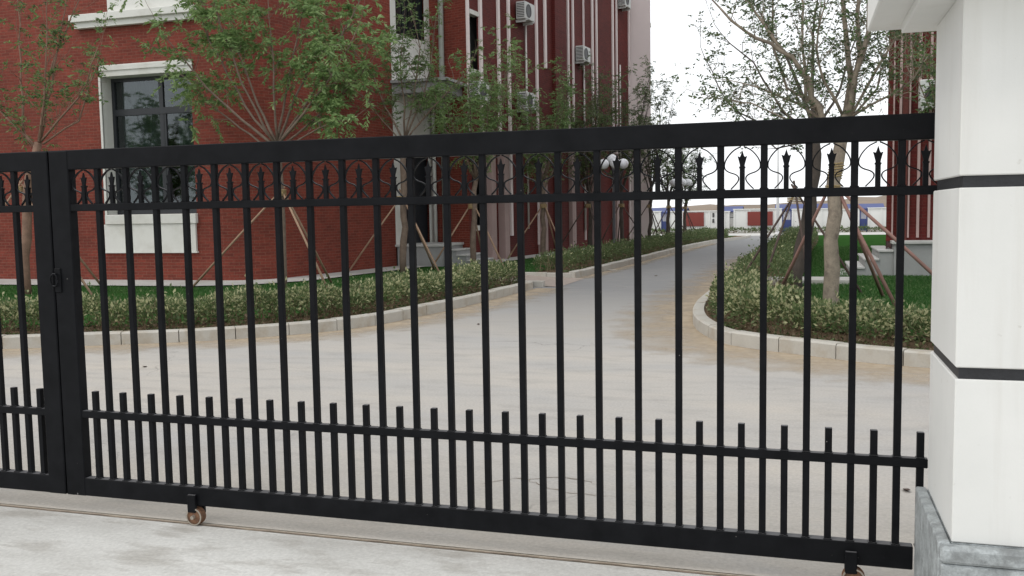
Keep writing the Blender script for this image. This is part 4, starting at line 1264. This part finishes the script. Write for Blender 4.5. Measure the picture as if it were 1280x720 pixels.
# ------------------------------------------------------------------ black sliding gate
PITCH_B, X0 = .1912, -3.7949
Z_BOT, Z_BR, Z_MID0, Z_MID1, Z_S0, Z_S1, Z_TR, Z_TOP, Z_SH = .11, .215, .571, .612, 1.764, 1.8036, 2.0, 2.11, .727
def bar_mesh(name, w_, z0, z1, welds):
    """square tube with a lumpy weld bead where it meets each rail"""
    mb = MB(); mb.box(-w_ / 2, w_ / 2, 0, w_, z0, z1, ch=.0025)
    rg_ = random.Random(3)
    for zw in welds:
        h_ = w_ / 2 + .0035
        for i in range(4):
            x_ = -h_ + i * h_ / 2
            mb.box(x_, x_ + h_ / 2 - .0008, -.0035 - rg_.uniform(0, .0015), .001, zw, zw + rg_.uniform(.003, .006))
        mb.box(-h_, -w_ / 2 + .001, 0.0, w_, zw, zw + .004); mb.box(w_ / 2 - .001, h_, 0.0, w_, zw, zw + .0045)
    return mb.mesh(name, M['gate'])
me_bar = bar_mesh('bar', .0305, Z_BR - .005, Z_TR + .005, (Z_BR, Z_MID1, Z_S1))
me_short = bar_mesh('short_picket', .0305, Z_BR - .005, Z_SH, (Z_BR, Z_MID1))
# spear finial on a short stub
mb = MB()
mb.box(-.011, .011, .004, .026, Z_S1 - .004, 1.903, ch=.0015)
mb.box(-.0135, .0135, .002, .028, 1.899, 1.907)
sp = [(.0105, 1.907), (.011, 1.915), (.0185, 1.945), (.0215, 1.953), (.012, 1.949), (.0075, 1.956), (0, 1.980)]
front = [(-x, z) for x, z in sp] + [(x, z) for x, z in sp[::-1][1:]]
n0 = len(mb.v)
for yy, sc in ((.009, .8), (.012, 1.0), (.018, 1.0), (.021, .8)):
    mb.v += [(x * sc, yy, z) for x, z in front]
k = len(front)
for j in range(3):
    for i in range(k):
        a = n0 + j * k + i; b = n0 + j * k + (i + 1) % k
        mb.f.append((a, b, b + k, a + k)); mb.mi.append(0); mb.uv.append(None)
mb.f.append(tuple(range(n0 + k - 1, n0 - 1, -1))); mb.mi.append(0); mb.uv.append(None)
mb.f.append(tuple(range(n0 + 3 * k, n0 + 4 * k))); mb.mi.append(0); mb.uv.append(None)
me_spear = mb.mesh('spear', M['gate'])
# one half of the scroll (flat iron bent to an onion shape); mirrored for the other half
ctl = [(-.050, 1.806), (-.032, 1.824), (-.0165, 1.845), (-.0175, 1.862), (-.034, 1.874), (-.058, 1.882), (-.075, 1.895), (-.0795, 1.912), (-.074, 1.935), (-.058, 1.960), (-.033, 1.984), (0, 1.9985)]
def scroll_mesh(sg):
    P = smooth_path([(x * sg, z) for x, z in ctl], .008)
    L1 = offset_path(P, .0027); L2 = offset_path(P, -.0027); mb = MB()
    y0, y1 = .008, .021
    for i in range(len(P) - 1):
        a, b, c, d = L1[i], L1[i + 1], L2[i + 1], L2[i]
        q = lambda p, y: (p.x, y, p.y)
        mb.face([q(a, y0), q(b, y0), q(c, y0), q(d, y0)]); mb.face([q(a, y1), q(b, y1), q(c, y1), q(d, y1)][::-1])
        mb.face([q(a, y0), q(a, y1), q(b, y1), q(b, y0)]); mb.face([q(d, y0), q(c, y0), q(c, y1), q(d, y1)])
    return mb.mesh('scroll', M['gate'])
me_sc = [scroll_mesh(1), scroll_mesh(-1)]

def gate_leaf(x0, x1, longs, shorts, stiles, label, rail_ends=None):
    ox = (x0 + x1) / 2
    g = empty('sliding_gate', (ox, 0, 0))
    def part(name, par=None, ch=.003, mat='gate', *boxes):
        mb = MB()
        for b in boxes: mb.box(b[0] - ox, b[1] - ox, *b[2:], ch=ch)
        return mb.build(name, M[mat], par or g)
    e = rail_ends or (x1, x1, x1, x1)
    part('top_rail', None, .004, 'gate', (x0, e[0], -.006, .05, Z_TR, Z_TOP))
    part('bottom_rail', None, .004, 'gate', (x0, e[1], -.006, .05, Z_BOT, Z_BR))
    part('scroll_rail', None, .003, 'gate', (x0 + .01, e[2], -.003, .037, Z_S0, Z_S1))
    part('picket_rail', None, .003, 'gate', (x0 + .01, e[3], -.003, .037, Z_MID0, Z_MID1))
    for a, b in stiles:
        part('stile', None, .005, 'gate', (a, b, -.009, .054, Z_BOT - .001, Z_TOP - .0035))
    for x in longs: link('bar', me_bar, g, (x - ox, .003, 0))
    for x in shorts: link('short_picket', me_short, g, (x - ox, .003, 0))
    cs = sorted(longs)
    for x in shorts:
        link('spear', me_spear, g, (x - ox, .002, 0))
        link('scroll', me_sc[0], g, (x - ox, .003, 0)); link('scroll', me_sc[1], g, (x - ox, .003, 0))
    tag(g, label, 'gate')
    return g, ox

longs = [X0 + PITCH_B * i for i in range(23)]
shorts = [X0 + PITCH_B * (i - .5) for i in range(24)]
g1, ox = gate_leaf(-4.108, .62, longs, shorts, [(-4.108, -3.975)], 'wide black steel gate leaf with spear tips, between the latch and the white pillar', (.72, .483, .56, .537))
def wheel(x):
    br = MB(); br.box(x - ox - .026, x - ox + .026, -.03, -.0095, .075, .175, ch=.003); 
    bk = MB(); bk.box(x - ox - .024, x - ox + .024, .055, .07, .05, .15)
    bk.build('rear_wheel_bracket', M['gate'], g1)
    o = br.build('wheel_bracket', M['gate'], g1)
    mb = MB()
    prof_ = [(-.024, .012), (-.024, .022), (-.021, .040), (-.019, .049), (-.013, .050), (-.008, .043), (.008, .043), (.013, .05), (.019, .049), (.021, .04), (.024, .022), (.024, .012)]
    mb.lathe((x - ox + .012, .0, .0515), (0, 1, 0), prof_, 28); mb.build('wheel', M['rust'], o, True)
    mb = MB(); mb.lathe((x - ox + .012, -.0255, .0515), (0, 1, 0), [(0, .049), (-.003, .0485), (-.003, .042), (0, .0415)], 28, cap=False); mb.build('wheel_rim', M['worn_steel'], o)
    mb = MB(); mb.lathe((x - ox + .012, -.045, .0515), (0, 1, 0), [(0, .011), (.012, .012), (.03, .012)], 6); mb.build('axle_bolt', M['worn_steel'], o)
wheel(-3.24)
wheel(.225)
# latch plate and ring on the meeting stiles
lp = MB(); lp.box(-4.105 - ox, -4.06 - ox, -.018, -.0095, 1.30, 1.44, ch=.004); lpo = lp.build('latch_plate', M['gate'], g1)
mb = MB(); mb.tube([(-4.095 - ox + .026 * math.cos(t), -.03, 1.372 + .036 * math.sin(t)) for t in lin(0, 2 * math.pi, 16)], .0055, 6); mb.tube([(-4.095 - ox, -.04, 1.405), (-4.095 - ox, -.01, 1.405)], .007, 6); mb.build('latch_ring', M['gate'], lpo, True)

longs2 = [-4.385 - PITCH_B * i for i in range(14)]
shorts2 = [-4.2894 - PITCH_B * i for i in range(15)]
g2, ox2 = gate_leaf(-7.2, -4.117, longs2, shorts2, [(-4.240, -4.117)], 'narrow cut-off black steel gate leaf at the left edge of the photo')
# ground track under the wheels
mb = MB()
rg = random.Random(4)
xs_ = lin(-9, .48, 190); off = [rg.uniform(-.004, .004) for _ in xs_]; wd_ = [rg.uniform(.004, .011) for _ in xs_]
for i in range(len(xs_) - 1):
    a_, b_ = xs_[i], xs_[i + 1]
    q = [(a_, off[i] - wd_[i], .0015), (b_, off[i + 1] - wd_[i + 1], .0015), (b_, off[i + 1] + .006, .003), (a_, off[i] + .006, .003)]
    mb.face(q)
    mb.face([(a_, off[i] + .006, .003), (b_, off[i + 1] + .006, .003), (b_, off[i + 1] + .01 + wd_[i + 1], .0012), (a_, off[i] + .01 + wd_[i], .0012)], 1)
tag(mb.build('gate_track', [M['track'], M['silt']]), 'thin dark track line in the concrete under the gate wheels', 'track')
mb = MB(); mb.box(-20, 12, -.03, .05, -.05, -.004)
struct(mb.build('joint_bed', M['silt']))

# ------------------------------------------------------------------ litter
rg = random.Random(77)
spots = [((181, 459), 'dark'), ((598, 406), 'dark'), ((820, 345), 'dark'), ((1133, 614), 'dark'), ((850, 675), 'dark'), ((500, 640), 'leaf'), ((765, 338), 'pale')]
def ground_at(x, y):
    d = RT * ((x - 640) / F_PX) - UP * ((y - 360) / F_PX) + FW
    return EYE + d * (-EYE.z / d.z)
def crack(path, w_, seed):
    rg_ = random.Random(seed); P = smooth_path([tuple(ground_at(*q).xy) for q in path], .04); mb = MB()
    P = [p + Vector((rg_.uniform(-.012, .012), rg_.uniform(-.012, .012), 0)) for p in P]
    W_ = [w_ * rg_.uniform(.3, 1.2) * min(1, 4 * min(i + 1, len(P) - i) / len(P)) for i in range(len(P))]
    for i in range(len(P) - 1):
        t = (P[i + 1] - P[i]).normalized(); n_ = Vector((-t.y, t.x, 0))
        a, b, c, d = P[i] - n_ * W_[i], P[i + 1] - n_ * W_[i + 1], P[i + 1] + n_ * W_[i + 1], P[i] + n_ * W_[i]
        mb.face([(q.x, q.y, .003) for q in (a, b, c, d)])
    struct(mb.build('pavement_crack', M['track']))
crack([(596, 606), (620, 602), (641, 598), (660, 600), (684, 597), (715, 598), (738, 603), (760, 612)], .005, 1)
crack([(660, 600), (690, 612), (730, 618), (775, 622)], .0035, 2)
labs = ['small dark dry leaf on the concrete behind the left end of the gate', 'small dark dry leaf on the driveway in front of the left hedge', 'small dark leaf scrap on the far road beside the island', 'dark leaf scrap on the concrete near the pillar foot', 'dark pebble on the concrete strip under the gate right half', 'brown dry leaf on the concrete just behind the bottom rail', 'pale scrap of paper by the straight kerb on the road']
for ((x, y), kd), lab in zip(spots, labs):
    q = ground_at(x, y); L = .045 if kd != 'pale' else .09
    if q.y > 10: L *= 2
    mb = MB(); a = rg.uniform(0, 6)
    ca, sa = math.cos(a), math.sin(a)
    prof2 = [(-1, 0, .004), (-.4, .38, .012), (.3, .42, .014), (1, 0, .02), (.3, -.42, .016), (-.4, -.38, .012)]
    pts = [(L * (u_ * ca - v_ * sa), L * (u_ * sa + v_ * ca), z_) for u_, v_, z_ in prof2]
    mid = (0, 0, .005)
    for i in range(6): mb.face([mid, pts[i], pts[(i + 1) % 6]]); mb.face([(mid[0], mid[1], .002), (pts[(i + 1) % 6][0], pts[(i + 1) % 6][1], pts[(i + 1) % 6][2] - .002), (pts[i][0], pts[i][1], pts[i][2] - .002)])
    o = mb.build('dry_leaf' if kd != 'pale' else 'paper_scrap', M['stake_dark'] if kd == 'dark' else (M['stake'] if kd == 'leaf' else M['white']))
    o.location = (q.x, q.y, gz(q.y))
    tag(o, lab, 'leaf' if kd != 'pale' else 'paper')
